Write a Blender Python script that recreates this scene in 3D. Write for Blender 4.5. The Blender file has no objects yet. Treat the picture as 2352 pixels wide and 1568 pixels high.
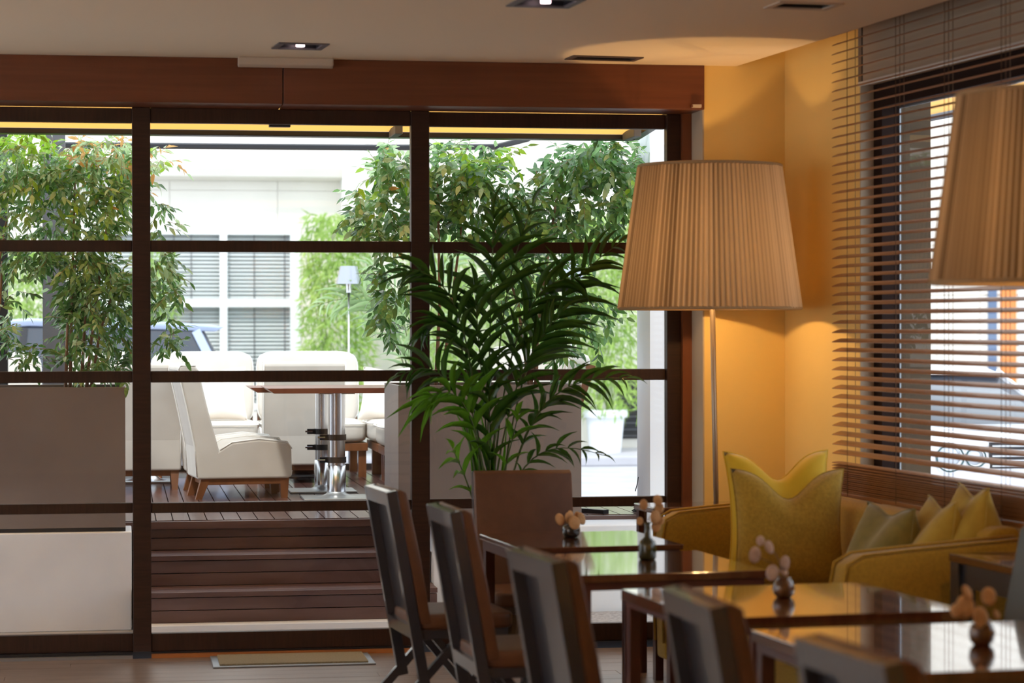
import bpy, math, random
from mathutils import Vector, Matrix
random.seed(7)
R = math.radians
S = bpy.context.scene
COL = S.collection

# ------------------------------------------------------------------ camera, sky, sun, exposure
F = 5553.0; H = 1.667
YAW = math.atan(896 / F); PITCH = math.atan(34 / F); ROLL = 0.0015
fw = Vector((math.sin(YAW) * math.cos(PITCH), math.cos(YAW) * math.cos(PITCH), -math.sin(PITCH)))
rt0 = Vector((math.cos(YAW), -math.sin(YAW), 0.0)); up0 = rt0.cross(fw)
rt = rt0 * math.cos(ROLL) - up0 * math.sin(ROLL); up = rt0 * math.sin(ROLL) + up0 * math.cos(ROLL)
EYE = Vector((0, 0, H))
cam_d = bpy.data.cameras.new('camera'); cam = bpy.data.objects.new('camera', cam_d); COL.objects.link(cam)
cam.matrix_world = Matrix(((rt.x, up.x, -fw.x, EYE.x), (rt.y, up.y, -fw.y, EYE.y), (rt.z, up.z, -fw.z, EYE.z), (0, 0, 0, 1)))
cam_d.sensor_width = 36; cam_d.lens = 36 * F / 2352; cam_d.clip_end = 300; cam_d.clip_start = .05
cam_d.dof.use_dof = True; cam_d.dof.focus_distance = 14.5; cam_d.dof.aperture_fstop = 2.8
S.camera = cam
S.view_settings.view_transform = 'Standard'; S.view_settings.look = 'None'
S.view_settings.exposure = 0.35; S.view_settings.gamma = 1.0; S.view_settings.use_curve_mapping = False

w = bpy.data.worlds.new('world'); S.world = w; w.use_nodes = True
bg = w.node_tree.nodes['Background']; bg.inputs[0].default_value = (0.81, 0.91, 1.0, 1); bg.inputs[1].default_value = 1.85

def light(name, kind, loc, energy, color, **k):
    d = bpy.data.lights.new(name, kind); d.energy = energy; d.color = color
    for a, v in k.items(): setattr(d, a, v)
    o = bpy.data.objects.new(name, d); o.location = loc; COL.objects.link(o); return o
sun = light('sun', 'SUN', (0, 10, 20), 1.5, (1, .95, .86), angle=R(4))
sun.rotation_euler = (R(32), R(-14), 0)
WARM = (1.0, .60, .24)

def at(x, y, Y=None, Z=None, D=None):          # point where the sight line of a measured spot meets a real plane
    v = fw + rt * ((x - 1176) / F) - up * ((y - 784) / F)
    if D is not None: return EYE + v * D
    return EYE + v * (Y / v.y) if Y is not None else EYE + v * ((Z - H) / v.z)

TH = R(5.18)                                    # the dining room's right wall and tables are turned by this against the door wall
def L(u, v, z=0.0): return Vector((u * math.cos(TH) - v * math.sin(TH), u * math.sin(TH) + v * math.cos(TH), z))
def uv_of(p): return (p.x * math.cos(TH) + p.y * math.sin(TH), -p.x * math.sin(TH) + p.y * math.cos(TH))

# ------------------------------------------------------------------ materials
MATS = {}
def mat(name, c, rough=.5, metal=0, c2=None, scale=8, stretch=(1, 1, 1), bump=0, bscale=60, emit=0, coat=0, transl=0, spec=.5, detail=4, sheen=0):
    if name in MATS: return MATS[name]
    m = bpy.data.materials.new(name); m.use_nodes = True; nt = m.node_tree; N = nt.nodes; K = nt.links
    b = N['Principled BSDF']; b.inputs['Base Color'].default_value = (*c, 1); b.inputs['Roughness'].default_value = rough
    b.inputs['Metallic'].default_value = metal; b.inputs['Specular IOR Level'].default_value = spec
    b.inputs['Coat Weight'].default_value = coat; b.inputs['Coat Roughness'].default_value = .05
    if sheen: b.inputs['Sheen Weight'].default_value = sheen
    tc = N.new('ShaderNodeTexCoord'); mp = N.new('ShaderNodeMapping'); mp.inputs['Scale'].default_value = stretch
    K.new(tc.outputs['Object'], mp.inputs[0])
    col = None
    if c2:
        n = N.new('ShaderNodeTexNoise'); n.inputs['Scale'].default_value = scale; n.inputs['Detail'].default_value = detail
        K.new(mp.outputs[0], n.inputs['Vector'])
        r = N.new('ShaderNodeValToRGB'); r.color_ramp.elements[0].position = .35; r.color_ramp.elements[1].position = .65
        r.color_ramp.elements[0].color = (*c, 1); r.color_ramp.elements[1].color = (*c2, 1)
        K.new(n.outputs[0], r.inputs[0]); K.new(r.outputs[0], b.inputs['Base Color']); col = r.outputs[0]
    if bump:
        n2 = N.new('ShaderNodeTexNoise'); n2.inputs['Scale'].default_value = bscale; n2.inputs['Detail'].default_value = 3
        K.new(mp.outputs[0], n2.inputs['Vector'])
        bp = N.new('ShaderNodeBump'); bp.inputs['Strength'].default_value = bump; bp.inputs['Distance'].default_value = .01
        K.new(n2.outputs[0], bp.inputs['Height']); K.new(bp.outputs[0], b.inputs['Normal'])
    if emit:
        b.inputs['Emission Color'].default_value = (*c, 1); b.inputs['Emission Strength'].default_value = emit
    if transl:
        t = N.new('ShaderNodeBsdfTranslucent'); t.inputs[0].default_value = (*c, 1)
        if col: K.new(col, t.inputs[0])
        mx = N.new('ShaderNodeMixShader'); mx.inputs[0].default_value = transl
        K.new(b.outputs[0], mx.inputs[1]); K.new(t.outputs[0], mx.inputs[2]); K.new(mx.outputs[0], N['Material Output'].inputs[0])
    MATS[name] = m; return m
def glass_mat(name, tint=(1, 1, 1), ior=1.45):
    m = bpy.data.materials.new(name); m.use_nodes = True; nt = m.node_tree; N = nt.nodes; K = nt.links
    N.remove(N['Principled BSDF'])
    t = N.new('ShaderNodeBsdfTransparent'); t.inputs[0].default_value = (*tint, 1)
    g = N.new('ShaderNodeBsdfGlossy'); g.inputs[1].default_value = .01
    f = N.new('ShaderNodeFresnel'); f.inputs[0].default_value = ior
    ge = N.new('ShaderNodeNewGeometry'); iv = N.new('ShaderNodeMath'); iv.operation = 'SUBTRACT'; iv.inputs[0].default_value = 1; K.new(ge.outputs['Backfacing'], iv.inputs[1])
    mu = N.new('ShaderNodeMath'); mu.operation = 'MULTIPLY'; K.new(f.outputs[0], mu.inputs[0]); K.new(iv.outputs[0], mu.inputs[1])
    mx = N.new('ShaderNodeMixShader'); K.new(mu.outputs[0], mx.inputs[0]); K.new(t.outputs[0], mx.inputs[1]); K.new(g.outputs[0], mx.inputs[2])
    K.new(mx.outputs[0], N['Material Output'].inputs[0]); return m

wood_frame = mat('dark stained door wood', (.026, .011, .007), .45, spec=.3, c2=(.042, .017, .010), scale=6, stretch=(1, 1, 14))
wood_railm = mat('dark stained rail wood', (.026, .011, .007), .45, spec=.3, c2=(.042, .017, .010), scale=6, stretch=(14, 1, 1))
wood_beam = mat('reddish mahogany beam', (.135, .038, .014), .38, c2=(.17, .052, .02), scale=3, stretch=(.5, 1, 12))
wood_jamb = mat('reddish mahogany jamb', (.16, .045, .014), .4, c2=(.2, .06, .02), scale=3, stretch=(8, 8, .6))
wood_lip = mat('orange oiled threshold wood', (.5, .18, .05), .4)
wall_y = mat('warm ochre plaster', (.82, .58, .20), .85, c2=(.79, .55, .18), scale=1.5, bump=.05, bscale=180)
wall_g = mat('grey cream plaster', (.46, .37, .27), .85)
ceil_m = mat('off white ceiling paint', (.92, .78, .58), .8)
white_m = mat('white outdoor render', (.86, .88, .92), .7, c2=(.8, .82, .87), scale=3, bump=.05)
floor_m = mat('grey brown oak board', (.2, .135, .1), .32, c2=(.28, .2, .155), scale=4, stretch=(.6, 9, 1), bump=.03, bscale=30)
glass = glass_mat('clear window glass')
lam_m = mat('brushed steel lamp pole', (.42, .33, .24), .4, .8)
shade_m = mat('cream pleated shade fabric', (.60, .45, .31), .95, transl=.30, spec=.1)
def pleat_shading(m):                             # pleat shading painted in: stripes round the shade, darker where folded cloth doubles
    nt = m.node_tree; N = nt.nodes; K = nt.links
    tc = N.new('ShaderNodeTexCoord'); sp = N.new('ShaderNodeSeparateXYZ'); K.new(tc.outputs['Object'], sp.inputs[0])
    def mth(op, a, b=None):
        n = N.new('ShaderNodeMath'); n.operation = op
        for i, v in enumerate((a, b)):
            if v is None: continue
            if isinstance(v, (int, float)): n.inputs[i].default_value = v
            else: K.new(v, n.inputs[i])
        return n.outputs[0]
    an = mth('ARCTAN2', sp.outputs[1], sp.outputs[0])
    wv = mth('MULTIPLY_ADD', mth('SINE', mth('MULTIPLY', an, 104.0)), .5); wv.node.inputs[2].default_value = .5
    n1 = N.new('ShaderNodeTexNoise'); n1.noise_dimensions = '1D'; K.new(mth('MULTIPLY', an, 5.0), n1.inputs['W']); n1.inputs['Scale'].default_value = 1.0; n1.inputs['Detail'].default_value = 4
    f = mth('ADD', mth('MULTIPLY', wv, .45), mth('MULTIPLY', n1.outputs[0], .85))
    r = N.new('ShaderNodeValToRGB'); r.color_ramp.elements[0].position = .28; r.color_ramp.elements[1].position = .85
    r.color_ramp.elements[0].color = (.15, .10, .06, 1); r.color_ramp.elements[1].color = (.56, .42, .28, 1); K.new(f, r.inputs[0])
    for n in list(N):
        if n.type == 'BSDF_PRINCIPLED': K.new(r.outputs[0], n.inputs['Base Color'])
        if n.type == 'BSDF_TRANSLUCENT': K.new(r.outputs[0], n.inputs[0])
pleat_shading(shade_m)
table_m = mat('polished dark mahogany top', (.09, .026, .012), .14, c2=(.12, .038, .017), scale=5, stretch=(8, .8, 1), coat=1)
table_leg = mat('dark mahogany leg', (.075, .018, .012), .35, coat=.3)
chair_m = mat('blackish stained chair wood', (.032, .032, .040), .3, coat=.7)
leather = mat('dark brown leather', (.105, .038, .013), .5, c2=(.13, .05, .018), scale=12, bump=.06, bscale=220)
leather_g = mat('slate grey leather', (.075, .08, .078), .5)
deck_m = mat('wet dark red hardwood decking', (.075, .032, .026), .28, c2=(.13, .058, .046), scale=4, stretch=(9, .5, 1), coat=.2)
step_m = mat('weathered dark hardwood', (.09, .042, .036), .35, c2=(.15, .085, .075), scale=2.5, stretch=(.6, 5, 5), bump=.05, bscale=60)
taupe = mat('taupe lacquered planter panel', (.18, .145, .135), .45, c2=(.2, .163, .15), scale=3)
cloth = mat('off white slipcover cotton', (.62, .58, .52), .9, c2=(.58, .54, .48), scale=7, bump=.12, bscale=9)
piping_m = mat('white piping cord', (.84, .82, .77), .85)
teak = mat('oiled reddish teak', (.16, .055, .018), .42, c2=(.22, .08, .028), scale=4, stretch=(5, 5, 1))
table_w = mat('dark red outdoor table wood', (.11, .028, .015), .35, c2=(.15, .04, .02), scale=4, stretch=(1, 8, 1))
steel = mat('brushed stainless steel', (.62, .62, .64), .22, 1)
steel_m = mat('matt galvanised steel plate', (.5, .52, .52), .4, .8)
black_m = mat('black metal', (.012, .013, .018), .4)
rubber = mat('black plastic', (.01, .01, .013), .5)
charcoal = mat('charcoal grey post paint', (.12, .12, .135), .6)
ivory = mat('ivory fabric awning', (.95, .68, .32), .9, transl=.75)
slat_m = mat('honey brown wooden slat', (.30, .115, .032), .5, c2=(.36, .145, .042), scale=3, stretch=(1, .4, 6), coat=.15)
cord_m = mat('brown ladder cord', (.12, .06, .025), .8)
sofa_m = mat('mustard olive wool upholstery', (.38, .215, .015), .95, c2=(.46, .265, .02), scale=90, bump=.15, bscale=150, sheen=.2)
yellow_m = mat('bright yellow velvet', (.76, .47, .008), .8, c2=(.8, .5, .012), scale=10, sheen=.3)
mustard_m = mat('mustard tweed', (.40, .235, .02), .95, c2=(.5, .30, .03), scale=70, bump=.2, bscale=120, sheen=.2)
olive_m = mat('olive velvet', (.19, .145, .022), .85, c2=(.24, .18, .03), scale=20, sheen=.4)
ochre_m = mat('ochre velvet', (.44, .28, .025), .85, c2=(.5, .33, .035), scale=20, sheen=.4)
leaf_m = mat('mid green leaf', (.10, .27, .07), .3, c2=(.24, .44, .13), scale=5, transl=.35, coat=.15)
leaf_l = mat('lime green young leaf', (.30, .55, .03), .4, c2=(.42, .62, .06), scale=6, transl=.5)
leaf_o = mat('orange ageing leaf', (.75, .42, .14), .5, transl=.5)
leaf_p = mat('pale leaf with painted sunlight', (.42, .62, .3), .22, c2=(.56, .72, .42), scale=6, transl=.4, coat=.2)  # paler copy of the leaf green, sunlight put into the colour
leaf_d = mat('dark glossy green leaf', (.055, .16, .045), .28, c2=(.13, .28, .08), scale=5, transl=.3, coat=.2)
bamboo_m = mat('yellow green bamboo leaf', (.26, .45, .08), .5, c2=(.5, .66, .2), scale=3, transl=.4)
palm_m = mat('deep green palm leaf', (.028, .09, .012), .35, c2=(.06, .155, .02), scale=4, transl=.35, coat=.15)
palm_n = mat('fresh green palm leaf', (.1, .3, .02), .35, c2=(.16, .38, .03), scale=4, transl=.4)
bark = mat('pinkish brown stem', (.24, .12, .07), .8, c2=(.34, .19, .12), scale=20, stretch=(1, 1, .3))
stem_g = mat('olive green palm stalk', (.07, .11, .025), .6)
stone = mat('pale limestone cladding', (.86, .81, .74), .85, c2=(.81, .76, .69), scale=1.2, bump=.05)
stone_b = mat('brown travertine pier', (.055, .034, .018), .9, c2=(.085, .055, .03), scale=2.2, stretch=(1, 1, 3.5), bump=.1, bscale=25)
asphalt = mat('pale grey asphalt', (.42, .42, .46), .9, c2=(.5, .5, .54), scale=2)
pebble = mat('grey gravel', (.3, .28, .28), .9, c2=(.48, .46, .46), scale=60, bump=.3, bscale=80)
dark_glass = mat('dark reflecting car glass', (.02, .028, .045), .04, coat=1)
car_blue = mat('silver blue car paint', (.42, .50, .68), .25, .3, coat=1)
car_white = mat('white car paint', (.85, .86, .92), .2, coat=1)
soil = mat('dark potting soil', (.03, .02, .014), .95)
pod_m = mat('dried papery seed pod', (.80, .50, .24), .7, c2=(.62, .33, .13), scale=25, transl=.3)
pod_w = mat('pale dried seed pod', (.68, .52, .44), .7, c2=(.52, .36, .28), scale=25, transl=.3)
ceramic = mat('dark green brown glaze', (.035, .034, .012), .15, coat=.6)
ceramic_b = mat('black brown glaze', (.03, .022, .018), .15, coat=.6)
ceramic_r = mat('russet glaze', (.12, .05, .02), .2, coat=.5)
mat_m = mat('tan coir', (.27, .21, .12), 1, c2=(.35, .28, .17), scale=120, bump=.6, bscale=160)
alu = mat('satin aluminium', (.35, .38, .42), .4, .7)
fix_m = mat('grey white plastic luminaire', (.6, .5, .4), .5)
trim_m = mat('dark bronze fitting trim', (.12, .09, .08), .4, .3)
lit_edge_m = mat('painted lit header edge', (.6, .56, .5), .6)  # light on the header's bottom edge, put into a pale colour
trim_g = mat('grey downlight trim', (.13, .12, .13), .5)
bronze = mat('dark bronze window frame', (.022, .012, .01), .8, spec=.1)
bulb_m = mat('glowing lamp bulb', (1, .75, .45), .5, emit=12)
led_m = mat('pinkish glowing downlight lamp', (1, .72, .75), .5, emit=6)

# ------------------------------------------------------------------ mesh building
class MB:
    def __init__(s): s.v = []; s.f = []
    def add(s, vs, fs):
        n = len(s.v); s.v += [tuple(p) for p in vs]; s.f += [tuple(i + n for i in f) for f in fs]; return s
    def box(s, x0, x1, y0, y1, z0, z1):
        return s.add([(x0, y0, z0), (x1, y0, z0), (x1, y1, z0), (x0, y1, z0), (x0, y0, z1), (x1, y0, z1), (x1, y1, z1), (x0, y1, z1)],
                     [(0, 3, 2, 1), (4, 5, 6, 7), (0, 1, 5, 4), (1, 2, 6, 5), (2, 3, 7, 6), (3, 0, 4, 7)])
    def prism(s, prof, y0, y1):                      # profile in x,z pushed along y
        n = len(prof)
        return s.add([(x, y0, z) for x, z in prof] + [(x, y1, z) for x, z in prof],
                     [tuple(range(n)), tuple(range(2 * n - 1, n - 1, -1))] + [(i, i + n, (i + 1) % n + n, (i + 1) % n) for i in range(n)])
    def prismx(s, prof, x0, x1):
        n = len(prof)
        return s.add([(x0, y, z) for y, z in prof] + [(x1, y, z) for y, z in prof],
                     [tuple(range(n)), tuple(range(2 * n - 1, n - 1, -1))] + [(i, i + n, (i + 1) % n + n, (i + 1) % n) for i in range(n)])
    def bar(s, a, b, wx, wy, side=None):             # rectangular bar from a to b
        a = Vector(a); b = Vector(b); d = (b - a).normalized()
        sd = Vector(side) if side else (Vector((0, 1, 0)) if abs(d.y) < .9 else Vector((1, 0, 0)))
        x = sd.cross(d).normalized(); y = d.cross(x).normalized()
        vs = [p + x * (i * wx / 2) + y * (j * wy / 2) for p in (a, b) for i, j in ((-1, -1), (1, -1), (1, 1), (-1, 1))]
        return s.add(vs, [(0, 3, 2, 1), (4, 5, 6, 7), (0, 1, 5, 4), (1, 2, 6, 5), (2, 3, 7, 6), (3, 0, 4, 7)])
    def lathe(s, prof, n=24, c=(0, 0, 0)):
        vs = []; fs = []; k = len(prof)
        for i in range(n):
            a = 2 * math.pi * i / n
            vs += [(c[0] + r * math.cos(a), c[1] + r * math.sin(a), c[2] + z) for r, z in prof]
        for i in range(n):
            j = (i + 1) % n
            fs += [(i * k + q, j * k + q, j * k + q + 1, i * k + q + 1) for q in range(k - 1)]
        return s.add(vs, fs)
    def tube(s, pts, r, n=8, closed=False, r1=None):
        pts = [Vector(p) for p in pts]; m = len(pts); vs = []; fs = []; prev = None
        for i, p in enumerate(pts):
            d = ((pts[(i + 1) % m] if closed or i < m - 1 else p) - (pts[i - 1] if closed or i > 0 else p)).normalized()
            ref = prev if prev is not None else (Vector((0, 0, 1)) if abs(d.z) < .9 else Vector((1, 0, 0)))
            x = (ref - d * ref.dot(d)).normalized(); prev = x; y = d.cross(x)
            rr = r if r1 is None else r + (r1 - r) * i / (m - 1)
            vs += [p + (x * math.cos(2 * math.pi * q / n) + y * math.sin(2 * math.pi * q / n)) * rr for q in range(n)]
        for i in range(m if closed else m - 1):
            j = (i + 1) % m
            fs += [(i * n + q, i * n + (q + 1) % n, j * n + (q + 1) % n, j * n + q) for q in range(n)]
        if not closed: fs += [tuple(range(n - 1, -1, -1)), tuple((m - 1) * n + q for q in range(n))]
        return s.add(vs, fs)
    def puff(s, cx, cy, cz, w, d, h, e=5.0, n=9, fn=None):    # soft box: superellipsoid from a subdivided cube
        for ax in range(3):
            for sg in (-1, 1):
                vs = []
                for i in range(n + 1):
                    for j in range(n + 1):
                        a = math.sin((i / n - .5) * math.pi); b = math.sin((j / n - .5) * math.pi)
                        p = [0, 0, 0]; p[ax] = sg; p[(ax + 1) % 3] = a; p[(ax + 2) % 3] = b
                        k = (abs(p[0]) ** e + abs(p[1]) ** e + abs(p[2]) ** e) ** (1 / e)
                        q = Vector((p[0] / k * w / 2, p[1] / k * d / 2, p[2] / k * h / 2))
                        if fn: q = fn(q)
                        vs.append(q + Vector((cx, cy, cz)))
                fs = [(i * (n + 1) + j, (i + 1) * (n + 1) + j, (i + 1) * (n + 1) + j + 1, i * (n + 1) + j + 1) if sg > 0 else
                      (i * (n + 1) + j, i * (n + 1) + j + 1, (i + 1) * (n + 1) + j + 1, (i + 1) * (n + 1) + j) for i in range(n) for j in range(n)]
                s.add(vs, fs)
        return s
    def xf(s, M): s.v = [tuple(M @ Vector(p)) for p in s.v]; return s
    def mesh(s, name, m, smooth=False):
        me = bpy.data.meshes.new(name); me.from_pydata(s.v, [], s.f); me.materials.append(m)
        if smooth:
            for p in me.polygons: p.use_smooth = True
        me.update(); return me

def obj(name, mb, m, parent=None, smooth=False, bevel=0, seg=2, weld=False, loc=None, kind=None, label=None):
    o = bpy.data.objects.new(name, mb.mesh(name, m, smooth)); COL.objects.link(o)
    if parent: o.parent = parent
    if weld:
        k = o.modifiers.new('weld', 'WELD'); k.merge_threshold = .0006
    if bevel:
        k = o.modifiers.new('bevel', 'BEVEL'); k.width = bevel; k.segments = seg; k.limit_method = 'ANGLE'; k.harden_normals = False
    if loc: o.location = loc
    if kind: o['kind'] = kind
    if label: o['label'] = label
    return o
def tag(o, label=None, cat=None, group=None, kind=None):
    for k, v in (('label', label), ('category', cat), ('group', group), ('kind', kind)):
        if v: o[k] = v
    return o
def thing(name, label, cat, loc=(0, 0, 0), rz=0, group=None):
    o = bpy.data.objects.new(name, None); COL.objects.link(o); o.location = loc; o.rotation_euler = (0, 0, rz); o.empty_display_size = .1
    return tag(o, label, cat, group)
def struct(name, mb=None, m=None, label=None, **k):
    if mb: o = obj(name, mb, m, **k)
    else: o = bpy.data.objects.new(name, None); COL.objects.link(o)
    o['kind'] = 'structure'
    if label: o['label'] = label
    return o
def inst(src, parent, mtx, name=None):
    o = src.copy(); COL.objects.link(o); o.parent = parent; o.matrix_basis = mtx
    if name: o.name = name
    return o
def copy_tree(src, loc, rz, label=None):
    r = src.copy(); COL.objects.link(r); r.location = loc; r.rotation_euler = (0, 0, rz)
    if label: r['label'] = label
    for ch in list(src.children):
        c = ch.copy(); COL.objects.link(c); c.parent = r
        for g in ch.children:
            d = g.copy(); COL.objects.link(d); d.parent = c
    return r
def LM(u=0, v=0, z=0): return Matrix.Translation(L(u, v, z)) @ Matrix.Rotation(TH, 4, 'Z')
def lbox(mb, u0, u1, v0, v1, z0, z1): t = MB().box(u0, u1, v0, v1, z0, z1); t.xf(Matrix.Rotation(TH, 4, 'Z')); return mb.add(t.v, t.f)

# ================================================================== ROOM
fl = struct('floor', lbox(MB(), -4.4, 4.7, -3.2, 11.4, -.12, -.006), floor_m)
for i in range(78):                                             # oak boards running along the door wall
    y1 = 12.30 - i * .135
    x = -2.6 - random.random() * 1.2
    while x < 3.75:
        ln = 2.0 + random.random() * .9; x1 = min(x + ln, 4.0)
        if x1 - x > .3: obj('floorboard', MB().box(x + .001, x1 - .001, y1 - .133, y1, -.03, random.choice((0, -.0006))), floor_m, fl)
        x += ln

# ceiling with real holes for the fittings
fits = [(1.872, 11.362, .24, .24, 'light'), (2.60, 9.60, .27, .27, 'light'), (3.42, 11.52, .36, .17, 'vent'), (3.665, 9.438, .28, .2, 'box')]
def grid_slab(us, vs, holes, z0, z1):
    mb = MB()
    us = sorted(set(us)); vs = sorted(set(vs))
    for a, b in zip(us, us[1:]):
        for c, d in zip(vs, vs[1:]):
            um, vm = (a + b) / 2, (c + d) / 2
            if not any(h[0] < um < h[1] and h[2] < vm < h[3] for h in holes): mb.box(a, b, c, d, z0, z1)
    return mb
holes = [(u - a / 2 + .025, u + a / 2 - .025, v - b / 2 + .025, v + b / 2 - .025) for u, v, a, b, k in fits]
cm = grid_slab([-4.4, 4.19] + [h[0] for h in holes] + [h[1] for h in holes], [-3.2, 12.4] + [h[2] for h in holes] + [h[3] for h in holes], holes, 3.0, 3.12)
cm.box(4.07, 4.19, -3.2, 12.3, 3.12, 3.42); cm.box(4.07, 4.75, -3.2, 12.2, 3.42, 3.5); cm.xf(Matrix.Rotation(TH, 4, 'Z'))
struct('ceiling', cm, ceil_m)
dl_label = ['square recessed downlight near the beam, glowing pink-white', 'square recessed downlight cut by the top edge of the photo', 'slim dark air vent in the ceiling above the right end of the beam', 'dark square recessed fitting in the ceiling near the blind']
for (u, v, a, b, k), lb in zip(fits, dl_label):
    t = thing('ceiling_vent' if k == 'vent' else 'recessed_downlight', lb, 'vent' if k == 'vent' else 'light', L(u, v, 3.0), TH)
    fr = MB(); fr.box(-a / 2, a / 2, -b / 2, -b / 2 + .028, -.006, 0); fr.box(-a / 2, a / 2, b / 2 - .028, b / 2, -.006, 0)
    fr.box(-a / 2, -a / 2 + .028, -b / 2 + .028, b / 2 - .028, -.006, 0); fr.box(a / 2 - .028, a / 2, -b / 2 + .028, b / 2 - .028, -.006, 0)
    obj('trim_frame', fr, trim_g if k == 'light' else trim_m if k == 'vent' else fix_m, t)
    hb = MB().box(-a / 2 + .026, a / 2 - .026, -b / 2 + .026, b / 2 - .026, .10, .112)
    for x0, x1, y0, y1 in ((-a / 2 + .026, -a / 2 + .03, -b / 2 + .026, b / 2 - .026), (a / 2 - .03, a / 2 - .026, -b / 2 + .026, b / 2 - .026), (-a / 2 + .03, a / 2 - .03, -b / 2 + .026, -b / 2 + .03), (-a / 2 + .03, a / 2 - .03, b / 2 - .03, b / 2 - .026)):
        hb.box(x0, x1, y0, y1, 0, .10)
    obj('housing', hb, black_m, t)
    if k == 'light':
        obj('reflector', MB().lathe([(.06, 0), (.045, .05), (.02, .06)], 20, (0, 0, .03)), steel, t, smooth=True)
        obj('lamp', MB().lathe([(.0, 0.0), (.021, .0), (.021, .02), (.0, .02)], 16, (0, 0, -.004)), led_m, t)
        lo = light('downlight_lamp', 'SPOT', (0, 0, .02), 14, (1, .8, .66), spot_size=R(70), spot_blend=.8, shadow_soft_size=.03); lo.parent = t
    if k == 'vent':
        for q in range(4): obj('louvre', MB().bar((-a / 2 + .04, -.045 + q * .03, .02), (a / 2 - .04, -.045 + q * .03, .02), .003, .03), trim_m, t)

# wall_right with its window opening; corner at u 4.444
cu = 4.444
wr = MB()
lbox(wr, cu, cu + .18, 10.709, 12.05, -.05, 3.45)
lbox(wr, cu, cu + .18, 6.2, 10.709, -.05, .80)
lbox(wr, cu, cu + .18, -3.2, 6.2, -.05, 3.45)
struct('wall_right', wr, wall_y)
struct('trim_1', lbox(MB(), cu - .006, cu + .10, 6.2, 10.70, 2.811, 3.45), wall_g, label='grey header panel above the blind-covered window')
obj('ledge', lbox(MB(), cu - .012, cu + .0, 6.2, 10.70, 2.803, 2.822), lit_edge_m, bpy.data.objects['trim_1']); obj('edge_tape', lbox(MB(), cu - .012, cu - .006, 10.66, 10.70, 2.822, 3.45), trim_m, bpy.data.objects['trim_1'])  # pale strip painted in for the lit lower edge of the header
struct('trim_2', lbox(MB(), cu, cu + .07, 10.700, 10.709, .82, 2.811), wall_g)
struct('wall_far', MB().box(2.943, 3.62, 12.06, 12.42, -.05, 3.1), wall_y)
struct('trim_3', MB().box(2.935, 2.943, 12.06, 12.34, 0, 2.775), wall_g, label='wall reveal beside the door jamb, daylight grey painted on')  # daylight on the ochre wall's reveal painted as a grey face
# window_1 in the right wall
w1 = struct('window_1')
def lobj(name, u0, u1, v0, v1, z0, z1, m, par, **k): return obj(name, lbox(MB(), u0, u1, v0, v1, z0, z1), m, par, **k)
lobj('window_frame', 4.51, 4.60, 10.60, 10.70, .82, 2.811, bronze, w1); lobj('window_frame', 4.51, 4.60, 6.2, 10.60, 2.70, 2.811, bronze, w1)
lobj('window_frame', 4.51, 4.60, 6.2, 10.60, .80, .90, wall_g, w1); lobj('window_frame', 4.51, 4.60, 7.9, 8.0, .90, 2.70, bronze, w1)
lobj('window_frame', 4.595, 4.603, 10.592, 10.60, .90, 2.70, alu, w1); lobj('window_frame', 4.595, 4.603, 6.2, 10.6, 2.692, 2.70, alu, w1)
glass2 = glass_mat('thin window glass', ior=1.22)
lobj('pane', 4.57, 4.576, 8.0, 10.60, .90, 2.70, glass2, w1); lobj('pane', 4.57, 4.576, 6.2, 7.9, .90, 2.70, glass2, w1)
# unseen side of the room: daylight comes in from the left through a wide window and through a gap behind the photographer
wl = MB(); lbox(wl, -4.4, -4.2, -3.2, 12.0, -.05, .5); lbox(wl, -4.4, -4.2, -3.2, 12.0, 2.7, 3.1); lbox(wl, -4.4, -4.2, -3.2, 2.0, .5, 2.7); lbox(wl, -4.4, -4.2, 10.5, 12.0, .5, 2.7)
struct('wall_left', wl, ceil_m)
struct('wall_back', lbox(MB(), -4.4, 4.7, -3.4, -3.2, -.05, 3.45), ceil_m)
w2 = struct('window_2')
for k in range(5): lobj('window_frame', -4.33, -4.27, 2.0 + k * 2.075, 2.1 + k * 2.075 if k < 4 else 10.5, .5, 2.7, wood_frame, w2)
for k in range(4): lobj('pane', -4.31, -4.305, 2.1 + k * 2.1, 4.1 + k * 2.1, .5, 2.7, glass, w2)

# beam over the doors, two facing boards with a seam
bm = struct('trim_4'); bm['label'] = 'deep mahogany beam over the glass doors'
obj('beam_panel', MB().box(-4.9, .792, 12.05, 12.36, 2.775, 3.0), wood_beam, bm, bevel=.003)
obj('beam_panel', MB().box(.796, 2.943, 12.05, 12.36, 2.775, 3.0), wood_beam, bm, bevel=.003)
# door leaves
ZR = [(2.70, 2.775), (2.048, 2.106), (1.387, 1.445), (.727, .778), (.028, .118)]
def leaf(n, x0, x1, dy, stiles, label):
    d = struct('door_%d' % n); d['label'] = label
    for a, b in stiles: obj('stile', MB().box(a, b, 12.34, 12.41, .028, 2.775), wood_frame, d, bevel=.003)
    for a, b in ZR: obj('rail', MB().box(x0, x1, 12.35 + dy, 12.40 + dy, a, b), wood_railm, d, bevel=.003)
    for (a, b), (c, e) in zip(ZR, ZR[1:]): obj('pane', MB().box(x0, x1, 12.372 + dy, 12.378 + dy, e, a), glass, d)
    return d
leaf(1, -1.37, .052, .03, [(-1.46, -1.37)], 'left glazed door leaf cut by the photo edge')
leaf(2, .144, 1.468, 0, [(.052, .144), (1.468, 1.563)], 'middle glazed door leaf in front of the steps')
leaf(3, 1.563, 2.812, .03, [(2.812, 2.886)], 'right glazed door leaf behind the palm and lamp')
leaf(4, -2.88, -1.46, .03, [(-2.97, -2.88)], 'glazed door leaf further left, outside the photo')
leaf(5, -4.4, -2.97, 0, [(-4.5, -4.4)], 'glazed door leaf furthest left, outside the photo')
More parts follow.
